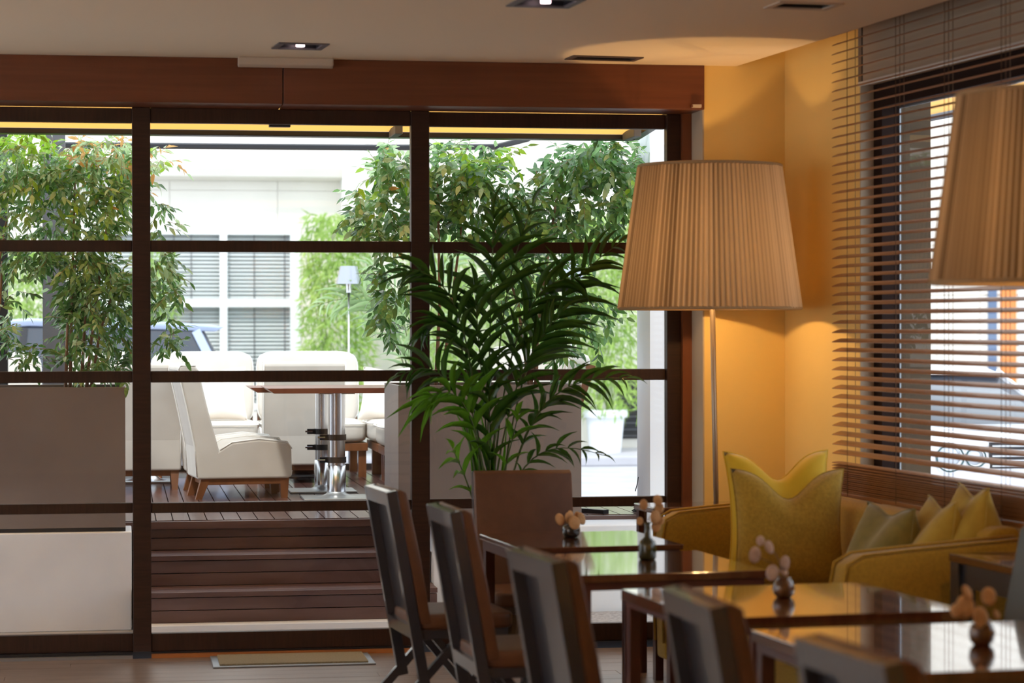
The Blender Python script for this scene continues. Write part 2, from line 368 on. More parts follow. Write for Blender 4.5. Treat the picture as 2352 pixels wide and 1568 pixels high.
struct('trim_5', MB().box(2.886, 2.935, 12.30, 12.41, 0, 2.775), wood_jamb, label='reddish wooden door jamb')
struct('trim_6', MB().box(-4.6, 2.935, 12.34, 12.43, -.03, .028), black_m)
struct('trim_7', MB().box(.144, 1.5, 12.30, 12.34, -.0, .018), wood_lip, label='orange wooden threshold strip')
obj('trim_8', MB().box(-4.5, .05, 12.30, 12.34, 0, .014), alu)['kind'] = 'structure'

t = tag(obj('emergency_light', MB().prismx([(12.046, 3.0), (12.046, 2.958), (12.02, 2.95), (11.985, 2.962), (11.98, 3.0)], .569, 1.04), fix_m, bevel=.006), 'long grey-white emergency light fixed on top of the beam', 'light')
t = thing('door_sensor', 'small black box hanging above the middle glass door', 'sensor', at(642, 286, 12.43))
obj('housing', MB().box(-.055, .055, -.028, .02, -.014, .008), black_m, t, bevel=.003)
t = thing('alarm_contact', 'tiny cream box on the right end of the beam', 'sensor', (2.9, 12.03, 2.79))
obj('housing', MB().box(-.025, .02, -.012, .018, -.007, .008), fix_m, t); obj('indicator', MB().box(-.032, -.025, -.01, .018, -.006, .006), wood_beam, t)

t = thing('doormat', 'tan bristle doormat in a grey metal border on the floor', 'doormat', (.835, 12.16, 0))
obj('border', MB().box(-.40, .40, -.28, .12, 0, .008), alu, t, bevel=.003); obj('coir_pad', MB().box(-.365, .365, -.245, .105, .008, .016), mat_m, t)

# ================================================================== FLOOR LAMPS
def floor_lamp(label, loc, z0, z1, r0, r1, lean, energy, zb, rz=0):
    t = thing('floor_lamp', label, 'lamp', loc, rz)
    n = 104; mb = MB(); rows = 6
    for i in range(2 * n):
        a = math.pi * i / n; dr = (.007 if i % 2 else -.007) + .0025 * math.sin(a * 7) + .002 * math.sin(a * 17 + 1)
        for q in range(rows + 1):
            f = q / rows; rr = r0 + (r1 - r0) * f + dr * (1 - .35 * f)
            mb.v.append((rr * math.cos(a), rr * math.sin(a), z0 + (z1 - z0) * f))
    for i in range(2 * n):
        j = (i + 1) % (2 * n)
        for q in range(rows): mb.f.append((i * (rows + 1) + q, j * (rows + 1) + q, j * (rows + 1) + q + 1, i * (rows + 1) + q + 1))
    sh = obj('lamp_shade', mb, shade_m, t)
    for z, r in ((z0, r0), (z1, r1)):
        obj('shade_trim', MB().tube([(r * math.cos(a * math.pi / 24), r * math.sin(a * math.pi / 24), z) for a in range(48)], .008, 6, True), mat('shade binding', (.42, .27, .13), .8), sh, smooth=True)
    sp = MB()
    for k in range(3):
        a = k * 2.094; sp.tube([(0, 0, z1 - .09), (r1 * .97 * math.cos(a), r1 * .97 * math.sin(a), z1 - .01)], .004, 6)
    obj('spider_frame', sp, lam_m, t)
    obj('pole', MB().tube([(lean, 0, .02), (0, 0, z1 - .09)], .0135, 12), lam_m, t, smooth=True)
    obj('base', MB().lathe([(0, .0), (.17, .0), (.17, .015), (.03, .03), (0, .03)], 32, (lean, 0, 0)), lam_m, t)
    obj('bulb', MB().lathe([(0, .035), (.012, .03), (.018, 0), (.012, -.05), (0, -.05)], 16, (.0, 0.0, zb)), bulb_m, t, smooth=True)
    lo = light('bulb_light', 'POINT', (0, -.0, zb + .0), energy, WARM, shadow_soft_size=.032); lo.parent = t
    return t
P1 = at(1631, 712, D=11.87)
floor_lamp('tall floor lamp with pleated cream shade, lit, in the yellow corner', (P1.x, P1.y, 0), 1.755, 2.452, .446, .350, .045, 31, 1.97)
P2 = at(2421, 655, D=7.71)
floor_lamp('nearer pleated lamp shade cut by the right edge of the photo', (P2.x, P2.y, 0), 1.806, 2.405, .388, .305, 0, 14, 2.0)

floor_lamp('added fill lamp with pleated shade in the unseen left part of the room', L(-2.6, 6.5), 1.755, 2.452, .446, .350, .0, 230, 1.97)  # added lamp, out of view, to warm the ceiling
floor_lamp('added fill lamp with pleated shade in the room behind the photographer', L(1.6, -1.6), 1.755, 2.452, .446, .350, .0, 230, 1.97)  # another added lamp behind the camera, for more light overhead
for uu, vv, lb in ((-1.9, 7.6, 'added opal fill globe in the unseen left part of the room'), (-1.9, 3.2, 'second added opal fill globe, unseen, nearer the photographer')):  # globes added out of view to brighten the ceiling
    t = thing('fill_globe', lb, 'lamp', L(uu, vv, 3.0), TH)
    obj('ceiling_rose', MB().lathe([(0, 0), (.05, 0), (.05, -.03), (0, -.03)], 20), trim_m, t); obj('flex', MB().tube([(0, 0, -.03), (0, 0, -.85)], .004, 6), rubber, t)
    obj('lamp_shade', MB().lathe([(.03, -.85), (.10, -.88), (.14, -.97), (.10, -1.06), (.03, -1.10), (0, -1.10)], 24), mat('opal glass', (.9, .85, .78), .3, transl=.9), t, smooth=True)
    lo = light('globe_fill', 'POINT', (0, 0, -.97), 80, (1, .76, .5), shadow_soft_size=.06); lo.parent = t
# ================================================================== WOODEN VENETIAN BLIND
vb = thing('venetian_blind', 'honey-brown wooden venetian blind hanging over the right-hand window', 'blind', L(4.31, 0, 0), TH)
V0, V1 = 6.3, 10.67
def slat_mb(tilt):
    c, s_ = math.cos(tilt), math.sin(tilt); mb = MB(); prof = []
    for k in range(5):
        x = (-.025 + .0125 * k); zz = .0022 * (1 - (x / .025) ** 2); prof.append((x * c, x * s_ + zz))
    prof += [(x + .0, z - .003) for x, z in reversed(prof)]
    return mb.prism(prof, V0, V1)
s0 = obj('slat', slat_mb(R(19)), slat_m, vb); zs = 3.302; first = True
while zs > 1.065:
    if first: s0.location = (0, 0, zs); first = False
    else: inst(s0, vb, Matrix.Translation((0, random.uniform(-.003, .003), zs)) @ Matrix.Rotation(random.uniform(-.02, .02), 4, 'Y'))
    zs -= .0436
s1 = obj('slat', slat_mb(R(4)), slat_m, vb); s1.location = (0, 0, 1.028)
zz = 1.028
for k in range(13):
    zz -= .0088 + (.004 if k < 3 else 0); inst(s1, vb, Matrix.Translation((random.uniform(-.002, .002), 0, zz)) @ Matrix.Rotation(random.uniform(-.03, .03), 4, 'Y'))
obj('bottom_rail', MB().box(-.026, .026, V0, V1, .872, .893), slat_m, vb, bevel=.003)
obj('head_rail', MB().box(-.03, .03, V0, V1, 3.34, 3.40), slat_m, vb)
for v in (10.49, 9.93, 9.42, 8.88, 8.3, 7.6, 6.9):
    mb = MB()
    for dx in ((-.027, .027) if v > 10.4 else (-.027, .027, 0)): mb.tube([(dx, v + dx * .6, .88), (dx, v + dx * .6, 3.35)], .0014, 5)
    obj('ladder_cord', mb, cord_m, vb)

# ================================================================== SOFA AND CUSHIONS
sf = thing('sofa', 'long mustard olive sofa with high arms under the window blind', 'sofa', L(0, 0, 0), TH)
def armfn(q):
    return q
def arm(v0, v1, name='arm'):
    prof = [(3.46, .12), (3.445, .66), (3.465, .765), (3.53, .80), (3.70, .815), (4.0, .835), (4.22, .848), (4.24, .82), (4.24, .12)]
    obj(name, MB().prism(prof, v0, v1), sofa_m, sf, smooth=True, bevel=.022, seg=4)
    for v in (v0 + .006, v1 - .006):
        obj('piping', MB().tube([(3.45, v, .2), (3.44, v, .66), (3.46, v, .77), (3.526, v, .805), (3.70, v, .82), (4.0, v, .841), (4.21, v, .853)], .006, 6), sofa_m, sf, smooth=True)
arm(10.66, 10.80); arm(8.46, 8.60)
obj('backrest', MB().prism([(4.03, .3), (4.10, .86), (4.14, .885), (4.22, .885), (4.24, .86), (4.24, .12), (4.03, .12)], 8.60, 10.66), sofa_m, sf, smooth=True, bevel=.02, seg=3)
obj('seat_base', MB().box(3.50, 4.05, 8.60, 10.66, .12, .30), sofa_m, sf, bevel=.015)
for a in (8.61, 9.31, 9.99): obj('seat_cushion', MB().puff(3.76, a + .33, .375, .60, .66, .17, 6), sofa_m, sf, smooth=True)
for u in (3.52, 4.18):
    for v in (8.54, 10.72): obj('leg', MB().box(u - .025, u + .025, v - .025, v + .025, 0, .125), chair_m, sf, bevel=.004)

def pillow(name, label, m, c, wd, ht, th, rz, tilt=0, roll=0, dip=.1, group=None, peak=False):
    t = thing(name, label, 'cushion', c, TH + rz, group); t.rotation_euler = (tilt, roll, TH + rz); n = 22; mb = MB(); idx = {}
    rnd = random.Random(sum(map(ord, label)) % 97)
    ph = [rnd.uniform(0, 6) for _ in range(4)]
    for side in (-1, 1):
        for i in range(n + 1):
            for j in range(n + 1):
                s_ = i / n * 2 - 1; q = j / n * 2 - 1
                x = s_ * wd / 2 * (1 - .10 * (1 - q * q) * abs(s_)); z = q * ht / 2 * (1 - .06 * (1 - s_ * s_))
                k = max(0, (q + .35) / 1.35) ** 1.5
                z -= dip * math.exp(-(s_ / .42) ** 2) * k
                b = max(0, (1 - s_ ** 4) * (1 - q ** 4)) ** .55
                if peak: b = max(0, 1 - s_ ** 4) ** .5 * max(0, 1 - ((q + 1) / 2) ** 2.4) ** .85 * min(1, (q + 1) * 2.2) ** .5
                y = side * th / 2 * b * (1 - .35 * math.exp(-(s_ / .3) ** 2) * k) + .006 * b * math.sin(5 * s_ + ph[0] + 3 * q) * math.sin(4 * q + ph[1])
                mb.v.append((x, y, z + ht / 2))
    N = (n + 1) ** 2
    for i in range(n):
        for j in range(n):
            a = i * (n + 1) + j; mb.f.append((a, a + 1, a + n + 2, a + n + 1)); mb.f.append((N + a, N + a + n + 1, N + a + n + 2, N + a + 1))
    cv = obj('cover', mb, m, t, smooth=True, weld=True)
    ed = [mb.v[i * (n + 1)] for i in range(n + 1)] + [mb.v[n * (n + 1) + j] for j in range(1, n + 1)] + [mb.v[i * (n + 1) + n] for i in range(n - 1, -1, -1)] + [mb.v[j] for j in range(n - 1, 0, -1)]
    obj('seam', MB().tube(ed, .0035, 5, True), m, t, smooth=True)
    return t
pillow('cushion', 'large bright yellow cushion against the far sofa arm', yellow_m, L(3.94, 10.42, .57), .52, .53, .17, R(2), R(-8), 0, .12)
pillow('cushion', 'mustard tweed cushion in front of the bright yellow one', mustard_m, L(3.80, 9.95, .515), .53, .53, .19, R(0), R(-6), R(1), .12)
pillow('cushion', 'dark olive cushion with one peak, between tweed cushion and near arm', olive_m, L(3.90, 9.15, .46), .42, .48, .36, R(-86), R(-4), R(0), .03, peak=True)
pillow('cushion', 'olive and ochre cushion with a pointed top behind the near sofa arm', ochre_m, L(4.02, 8.95, .46), .40, .52, .36, R(-98), R(-5), R(0), .03, peak=True)
pillow('cushion', 'ochre cushion furthest right, its peak against the blind', ochre_m, L(4.13, 8.86, .47), .36, .565, .34, R(-96), R(-3), R(0), .03, peak=True)

# dark console behind the sofa
t = thing('console_table', 'dark wooden console top between the sofa and the glass door', 'table', L(3.86, 11.0, 0), TH)
obj('tabletop', MB().box(-.40, .28, -.16, .16, .785, .815), table_m, t, bevel=.004)
for x in (-.37, .25):
    for y in (-.13, .13): obj('leg', MB().box(x - .02, x + .02, y - .02, y + .02, 0, .785), table_leg, t)
# side table right
t = thing('side_table', 'black side table beside the near sofa arm, right edge of the photo', 'table', L(4.03, 8.05, 0), TH)
obj('tabletop', MB().box(-.22, .22, -.28, .28, .79, .82), table_m, t, bevel=.004)
obj('apron', MB().box(-.20, .20, -.26, -.235, .70, .79), chair_m, t); obj('apron', MB().box(-.20, -.175, -.235, .26, .70, .79), chair_m, t)
for x in (-.18, .18):
    for y in (-.24, .24): obj('leg', MB().box(x - .035, x + .035, y - .035, y + .035, 0, .79), chair_m, t)

# ================================================================== DINING TABLES
def dining_table(label, u0, u1, v0, v1, th, ap):
    c = L((u0 + u1) / 2, (v0 + v1) / 2, 0); a = (u1 - u0) / 2; b = (v1 - v0) / 2
    t = thing('dining_table', label, 'table', c, TH)
    obj('tabletop', MB().box(-a, a, -b, b, .75 - th, .75), table_m, t, bevel=.003)
    i = .012
    for x0, x1, y0, y1 in ((-a + i, a - i, -b + i, -b + i + .02), (-a + i, a - i, b - i - .02, b - i), (-a + i, -a + i + .02, -b + .03, b - .03), (a - i - .02, a - i, -b + .03, b - .03)):
        obj('apron', MB().box(x0, x1, y0, y1, .75 - th - ap, .75 - th), table_leg, t)
    for sx in (-1, 1):
        for sy in (-1, 1): obj('leg', MB().box(sx * (a - .035) - .022, sx * (a - .035) + .022, sy * (b - .035) - .022, sy * (b - .035) + .022, 0, .75 - th), table_leg, t, bevel=.003)
    return t
dining_table('farthest glossy dining table, in front of the tall brown leather chair', 2.51, 3.22, 9.68, 10.40, .022, .045)
dining_table('second farthest dining table, holding the long-necked bottle vase', 2.44, 3.187, 8.57, 9.41, .03, .03)
dining_table('dining table third from the glass doors, beside the sofa arm', 2.46, 3.36, 7.195, 8.085, .038, .02)
dining_table('nearest dining table in the bottom right corner of the photo', 2.51, 3.42, 5.92, 6.90, .035, .03)

# ================================================================== DINING CHAIRS
def make_chair(label, pad):
    t = thing('dining_chair', label, 'chair')
    xr = lambda z: -.30 + .175 * (.985 - z)
    hw = .235
    for sy in (-1, 1):
        obj('stile', MB().bar((xr(.16) + .02, sy * (hw - .016), .16), (xr(.985) + .02, sy * (hw - .016), .985), .045, .032), chair_m, t, bevel=.002)
        obj('leg', MB().bar((xr(.16) + .20, sy * (hw - .018), .40), (xr(.16) - .17, sy * (hw - .018), .0), .034, .03), chair_m, t)
        obj('leg', MB().bar((-.10, sy * (hw - .05), .385), (.22, sy * (hw - .05), .0), .03, .03), chair_m, t)
    obj('top_rail', MB().bar((xr(.955) + .012, -hw + .032, .955), (xr(.955) + .012, hw - .032, .955), .06, .028, (1, 0, .175)), chair_m, t)
    obj('bottom_rail', MB().bar((xr(.40) + .012, -hw + .032, .40), (xr(.40) + .012, hw - .032, .40), .055, .028, (1, 0, .175)), chair_m, t)
    obj('back_panel', MB().add(*(lambda q: (q.v, q.f))(MB().prism([(xr(.42) + .036, .42), (xr(.94) + .036, .94), (xr(.94) + .043, .94), (xr(.42) + .043, .42)], -hw + .032, hw - .032))), chair_m, t)
    obj('back_pad', MB().prism([(xr(.43) + .044, .43), (xr(.985) + .043, .985), (xr(.985) + .055, .992), (xr(.985) + .086, .978), (xr(.7) + .095, .7), (xr(.43) + .092, .43)], -hw + .002, hw - .002), pad, t, smooth=True, bevel=.010, seg=3)
    obj('seat_frame', MB().box(-.17, .22, -hw + .01, hw - .01, .365, .405), chair_m, t, bevel=.003)
    obj('seat_pad', MB().puff(.035, 0, .435, .44, .47, .075, 7), pad, t, smooth=True)
    return t
chair_spots = [
    ('dark-framed leather dining chair farthest left, beside the far table', (832, 1111), (889, 1129), 0, .5),
    ('dark-framed leather dining chair second from left', (969, 1151), (1034, 1176), 0, .5),
    ('dark-framed leather dining chair in the middle of the row, third from left', (1165, 1259), (1267, 1291), 0, .5),
    ('dark-framed leather dining chair fourth in the row, blurred', (1479, 1331), (1631, 1394), 0, .5),
    ('nearest blurred dining chair, only its back top at the bottom edge', (1833, 1463), (2031, 1525), 0, .5)]
proto = None
for lb, a, b, _, _ in chair_spots:
    A = at(*a, Z=.985); B = at(*b, Z=.985); d = (A - B).normalized(); ang = math.atan2(-d.x, d.y)
    mid = B + d * .235; fx = Vector((math.cos(ang), math.sin(ang), 0)); c = mid + fx * .30; c.z = 0
    if proto is None: proto = make_chair(lb, leather); o = proto; o.location = c; o.rotation_euler = (0, 0, ang)
    else: o = copy_tree(proto, c, ang, lb)
    o['group'] = 'leather dining chairs in a row'
# chair facing the camera behind the far table
c0 = (at(1082, 1083, Z=.985) + at(1322, 1081, Z=.985)) / 2
o = copy_tree(proto, (c0.x, c0.y - .24, 0), R(-90) + R(1.5), 'brown leather dining chair facing the camera, its back below the palm'); o['group'] = 'leather dining chairs in a row'
g = make_chair('slate grey dining chair, a sliver at the right edge of the photo', leather_g); p = L(3.52, 7.35, 0); g.location = p; g.rotation_euler = (0, 0, TH + R(180))
# ================================================================== VASES AND DRIED FLOWERS
def vase(label, loc, prof, m):
    t = thing('vase', label, 'vase', loc)
    obj('body', MB().lathe(prof + [(r * .82, z) for r, z in reversed(prof[1:])], 28), m, t, smooth=True)
    return t
def pods(label, loc, top, spots, m, tilt=0):
    t = thing('dried_flower_sprig', label, 'dried flowers', (loc[0], loc[1], loc[2]))
    mb = MB()
    for dx, dz, r, dy in spots:
        a = Vector((0, 0, top * .25)); e = Vector((dx, dy, dz)); mid = Vector((dx * .3, dy * .3, max(top, dz * .75)))
        if dz < top * 1.0: mid = Vector((dx * .45, dy * .5, top + .03))
        mb.tube([a, Vector((0, 0, top * .98)), mid, e], .0014, 5)
        rn = random.uniform(-.5, .5)
        pd = MB().lathe([(0, .003), (r * .35, .0045), (r * .8, .003), (r, 0), (r * .8, -.003), (r * .35, -.0045), (0, -.003)], 18)
        pd.xf(Matrix.Translation(e) @ Matrix.Rotation(rn, 4, 'Z') @ Matrix.Rotation(R(78) + random.uniform(-.4, .3), 4, 'X') @ Matrix.Diagonal((.85, 1.1, 1, 1)))
        obj('seed_pod', pd, m, t, smooth=True)
    obj('stem', mb, mat('thin dry stem', (.2, .12, .06), .8), t)
    return t
q = at(1312, 1233, Z=.751)
vase('small dark round pot on the farthest table', q, [(0, 0), (.028, 0), (.037, .012), (.04, .03), (.037, .046), (.030, .052)], ceramic_b)
pods('orange dried seed pods in the small round pot, farthest table', q, .05, [(-.050, .078, .026, .0), (-.012, .085, .024, -.01), (.008, .065, .03, -.035), (.045, .08, .026, 0), (-.0, .1, .016, .01), (.03, .092, .016, .02)], pod_m)
q = at(1487, 1284, Z=.751)
vase('long-necked dark bottle vase on the second table', q, [(0, 0), (.030, 0), (.035, .008), (.036, .055), (.030, .072), (.013, .088), (.011, .13), (.012, .145)], ceramic)
pods('orange dried seed pods rising from the bottle vase', q, .145, [(-.015, .215, .02, 0), (.04, .232, .022, -.01), (.05, .20, .022, .01), (.03, .165, .026, -.01), (.035, .13, .023, 0), (-.03, .15, .016, 0), (.055, .15, .016, .0)], pod_m)
q = at(1800, 1371, Z=.751)
vase('bulbous russet vase on the third table', q, [(0, 0), (.024, 0), (.034, .012), (.038, .032), (.030, .054), (.022, .062), (.024, .068)], ceramic_r)
pods('pale dried seed pods leaning left out of the russet vase', q, .068, [(-.045, .085, .026, -.02), (.005, .115, .024, .0), (-.10, .145, .026, 0), (-.05, .17, .022, 0), (-.075, .19, .016, .02), (.0, .088, .018, 0)], pod_w)
q = at(2255, 1480, Z=.751)
vase('dark vase on the nearest table', q, [(0, 0), (.024, 0), (.034, .012), (.038, .034), (.032, .056), (.024, .064), (.026, .07)], ceramic_r)
pods('blurred dried seed pods on the nearest table', q, .07, [(-.01, .08, .03, -.02), (-.05, .11, .032, 0), (-.075, .10, .022, 0), (.028, .135, .026, .02), (-.04, .15, .022, .01), (.045, .085, .014, 0)], pod_m)

# ================================================================== LEAVES AND PLANTS
def leaf_mb(l=1.0, w=.38, fold=.08, droop=.12):
    vs = [(0, 0, 0), (.28 * l, w * .5, fold * .5), (.28 * l, 0, 0), (.28 * l, -w * .5, fold * .5), (.62 * l, w * .42, fold * .4 - droop * .4), (.62 * l, 0, -droop * .4), (.62 * l, -w * .42, fold * .4 - droop * .4), (l, 0, -droop)]
    return vs, [(0, 2, 1), (0, 3, 2), (1, 2, 5, 4), (2, 3, 6, 5), (4, 5, 7), (5, 6, 7)]
def frame_m(p, d, nrm, sc, wsc=1.0):
    x = d.normalized(); y = nrm.cross(x)
    if y.length < 1e-4: y = Vector((0, 1, 0)).cross(x)
    y.normalize(); z = x.cross(y)
    return Matrix(((x.x * sc, y.x * sc * wsc, z.x * sc, p.x), (x.y * sc, y.y * sc * wsc, z.y * sc, p.y), (x.z * sc, y.z * sc * wsc, z.z * sc, p.z), (0, 0, 0, 1)))
def rv(k=1): return Vector((random.uniform(-k, k), random.uniform(-k, k), random.uniform(-k, k)))
def shrub(name, label, base, stems, clusters, ntw, mats, ls=(.05, .085), keep=300, Yc=14.4, Yr=.3, lw=.4):
    t = thing(name, label, 'shrub', base)
    B = Vector(base)
    for pts, r in stems: obj('stem', MB().tube([Vector(p) - B for p in pts], r, 6, r1=r * .5), bark, t, smooth=True)
    tw = MB(); leaves = []
    tot = sum(c[4] for c in clusters)
    for cx, cy, rx, ry, wt, mi in clusters:
        for _ in range(int(ntw * wt / tot)):
            a = random.uniform(0, 6.283); rr = math.sqrt(random.random())
            p = at(cx + rx * rr * math.cos(a), cy + ry * rr * math.sin(a), Y=Yc + random.uniform(-Yr, Yr)) - B
            d = (rv() + Vector((math.cos(a) * .6, -.2, -.35))).normalized(); n = random.randint(2, 4); seg = random.uniform(.022, .04); q = p.copy()
            e = p + d * seg * (n + .4) + Vector((0, 0, -.01)); tw.tube([p, (p + e) / 2 + rv(.004), e], .0013, 3)
            for k in range(n + 1):
                q = p + (e - p) * (k / n); sd = d.cross(Vector((0, 0, 1)) + rv(.4)).normalized()
                dirs = [(d + sd * random.uniform(.7, 1.3)), (d - sd * random.uniform(.7, 1.3))] if k < n else [d + rv(.2)]
                for dd in dirs:
                    dd = (dd.normalized() + Vector((0, 0, -.35)) + rv(.25)).normalized()
                    m_ = random.choices(mats[mi][0], mats[mi][1])[0]
                    leaves.append((frame_m(q, dd, Vector((0, -.5, 1)) + rv(.7), random.uniform(*ls), 1), m_))
    obj('twig', tw, bark, t, kind='stuff')
    leaves.sort(key=lambda z: z[0].translation.y)
    near = leaves[:keep]; far = leaves[keep:]; protos = {}
    vs, fs = leaf_mb(1, lw)
    for M_, m_ in near:
        if m_.name not in protos:
            protos[m_.name] = obj('leaf', MB().add(vs, fs), m_, t, smooth=True); protos[m_.name].matrix_basis = M_
        else: inst(protos[m_.name], t, M_)
    by = {}
    for M_, m_ in far:
        mb = by.setdefault(m_.name, (MB(), m_))[0]; mb.add([M_ @ Vector(v) for v in vs], fs)
    for mb, m_ in by.values(): obj('foliage', mb, m_, t, smooth=True, kind='stuff')
    return t

def leaflet_mb(m):
    vs = []; fs = []; prof = [0.25, .85, 1.0, .8, .45, .02]
    for i, wd in enumerate(prof):
        x = i / 5; z = -.30 * x * x * x; vs += [(x, -wd * .5, z + .12 * wd), (x, 0, z), (x, wd * .5, z + .12 * wd)]
    for i in range(5):
        a = i * 3; fs += [(a, a + 3, a + 4, a + 1), (a + 1, a + 4, a + 5, a + 2)]
    return MB().add(vs, fs)
def bez(a, b, c, d, t): s_ = 1 - t; return a * s_ ** 3 + b * 3 * s_ * s_ * t + c * 3 * s_ * t * t + d * t ** 3
def palm_frond(t, B, pts, n, ll, m, side=None, t0=.3, lw=.03, ang=.75, protos={}):
    side = side or Vector((random.uniform(-.8, .8), -1, random.uniform(-.3, .5))).normalized()
    a, b, c, d = [Vector(p) - B for p in pts]
    rc = obj('frond', MB().tube([bez(a, b, c, d, k / 14) for k in range(15)], .0065, 6, r1=.0018), stem_g, t, smooth=True)
    for k in range(n):
        f = t0 + (1 - t0) * (k + .5) / n; p = bez(a, b, c, d, f); T = (bez(a, b, c, d, min(1, f + .02)) - bez(a, b, c, d, f - .02)).normalized()
        sd = T.cross(side).normalized()
        for sg in (-1, 1):
            ln = ll * (math.sin(math.pi * (.18 + .74 * (k + .5) / n))) * random.uniform(.8, 1.25)
            dd = (T * (ang + .5 * f) + sd * sg * random.uniform(.55, 1.0) + side * random.uniform(-.3, .5) + rv(.14) + Vector((0, 0, -.12))).normalized()
            key = m.name
            M_ = frame_m(p, dd, Vector((0, 0, 1)) + T * .3 + rv(.25), ln, lw / ln * random.uniform(.8, 1.15) * (1))
            if key not in protos: protos[key] = obj('leaflet', leaflet_mb(m), m, rc, smooth=True); protos[key].matrix_basis = M_
            else: inst(protos[key], rc, M_)
        if k == n - 1:
            inst(protos[m.name], rc, frame_m(d, T, Vector((0, 0, 1)), ll * .5, lw / (ll * .5)))

# kentia palm in the room, behind the facing chair
PB = at(1125, 1100, Y=11.72); PB.z = 0
kp = thing('kentia_palm', 'tall feathery kentia palm behind the facing chair, before the glass door', 'potted palm', PB)
obj('pot', MB().lathe([(0, 0), (.13, 0), (.17, .30), (.185, .31), (.185, .35), (.165, .35), (.16, .31), (0, .31)], 32), ceramic_b, kp, smooth=False)
obj('soil', MB().lathe([(0, .325), (.158, .325), (.158, .30)], 24), soil, kp)
def A_(x, y, dY=0): return at(x, y, Y=11.72 + dY)
roots = [PB + Vector((random.uniform(-.05, .05), random.uniform(-.05, .05), .32)) for _ in range(20)]
FR = [  # (via1, via2, tip, depth of tip, number of pairs, leaflet length, material)
    ((1120, 900), (1128, 640), (1135, 490), -.02, 9, .27, palm_m),
    ((1120, 880), (1150, 640), (1225, 470), .05, 6, .26, palm_m),
    ((1110, 860), (1075, 610), (935, 622), -.15, 11, .27, palm_m),
    ((1105, 900), (1060, 640), (968, 770), -.05, 9, .22, palm_m),
    ((1100, 950), (1040, 790), (920, 862), -.2, 9, .20, palm_m),
    ((1110, 960), (1070, 860), (985, 915), -.3, 7, .28, palm_n),
    ((1135, 900), (1180, 620), (1330, 640), .0, 10, .27, palm_m),
    ((1150, 900), (1230, 690), (1420, 560), .05, 12, .27, palm_m),
    ((1145, 950), (1190, 820), (1290, 720), -.1, 10, .27, palm_m),
    ((1165, 960), (1240, 860), (1440, 868), -.2, 10, .19, palm_m),
    ((1165, 1020), (1230, 910), (1330, 880), -.25, 6, .17, palm_m),
    ((1160, 1060), (1220, 990), (1385, 1045), -.25, 8, .13, palm_m),
    ((1120, 1000), (1100, 800), (1090, 660), -.1, 9, .26, palm_m),
    ((1110, 1050), (1090, 970), (1075, 900), -.15, 4, .30, palm_n),
    ((1125, 1060), (1130, 980), (1120, 890), -.1, 5, .28, palm_m),
    ((1150, 1080), (1180, 1010), (1190, 950), -.2, 3, .16, palm_n),
    ((1090, 1120), (1060, 1080), (1040, 1030), -.2, 4, .16, palm_n)]
for i, (b_, c_, d_, dy, n_, ll, m_) in enumerate(FR):
    palm_frond(kp, PB, (roots[i], A_(*b_, dy * .2), A_(*c_, dy * .7), A_(*d_, dy)), n_, ll * 1.08, m_, t0=.42, lw=.031)
for k in range(12):                                # young blades rising from the crown
    x = 1075 + k * 8; a_ = roots[k] ; tip = A_(x + random.uniform(-25, 20), random.uniform(930, 1020), -.1)
    d = tip - a_; o = obj('blade', MB().add(*(lambda q: (q.v, q.f))(leaflet_mb(palm_n))), palm_n, kp, smooth=True)
    o.matrix_basis = frame_m(a_ - PB, d, Vector((0, -1, 0)) + rv(.4), d.length, .035 / d.length)

# ================================================================== TERRACE
DZ = .523; GZ = -.06
struct('ground', MB().box(-30, 40, 12.43, 60, GZ - .2, GZ), asphalt, label='pale grey street and forecourt')
tag(obj('gravel_strip', MB().box(1.8, 4.3, 12.6, 13.96, GZ, -.01), pebble), 'grey gravel strip outside the glass doors', 'gravel', kind='stuff')
dk = struct('trim_9'); dk.name = 'terrace_deck'; dk['label'] = 'raised terrace of dark red hardwood boards'
obj('joist_frame', MB().box(-3.2, 2.9, 14.47, 19.25, GZ, DZ - .035).box(2.9, 3.55, 14.47, 15.85, GZ, DZ - .035), black_m, dk)
k = 0
x = -3.2
while x < 3.55:
    obj('deck_board', MB().box(x, x + .0935, 14.45, 19.3 if x < 2.9 else 15.9, DZ - .03, DZ), deck_m, dk); x += .1
obj('nosing', MB().box(-3.2, 3.55, 14.405, 14.445, DZ - .05, DZ - .004), step_m, dk, bevel=.004)
obj('end_rail', MB().box(-3.2, 2.95, 19.3, 19.36, DZ - .04, DZ + .05), black_m, dk)
st = thing('garden_steps', 'dark hardwood steps up to the terrace outside the middle door', 'steps', (0, 0, 0))
tops = [(DZ, 14.42, 14.46), (.349, 14.06, 14.42), (.174, 13.72, 14.06)]
for i, (zt, y0, y1) in enumerate(tops):
    zb = tops[i + 1][0] if i < 2 else .0
    if i:
        for q in range(3): obj('plank', MB().box(.06, 1.78, y0 + q * .118, y0 + q * .118 + .112, zt - .028, zt), step_m, st, bevel=.002)
        yf = y0 + .018
    else: yf = y0 + .02
    hgt = (zt - .03 - zb) / 2
    for q in range(2): obj('plank', MB().box(.06, 1.78, yf, yf + .022, zb + q * hgt + .001, zb + (q + 1) * hgt - .003), step_m, st, bevel=.002)
obj('concrete_edge', MB().box(.06, 1.78, 13.6, 13.8, GZ, .0), white_m, st)
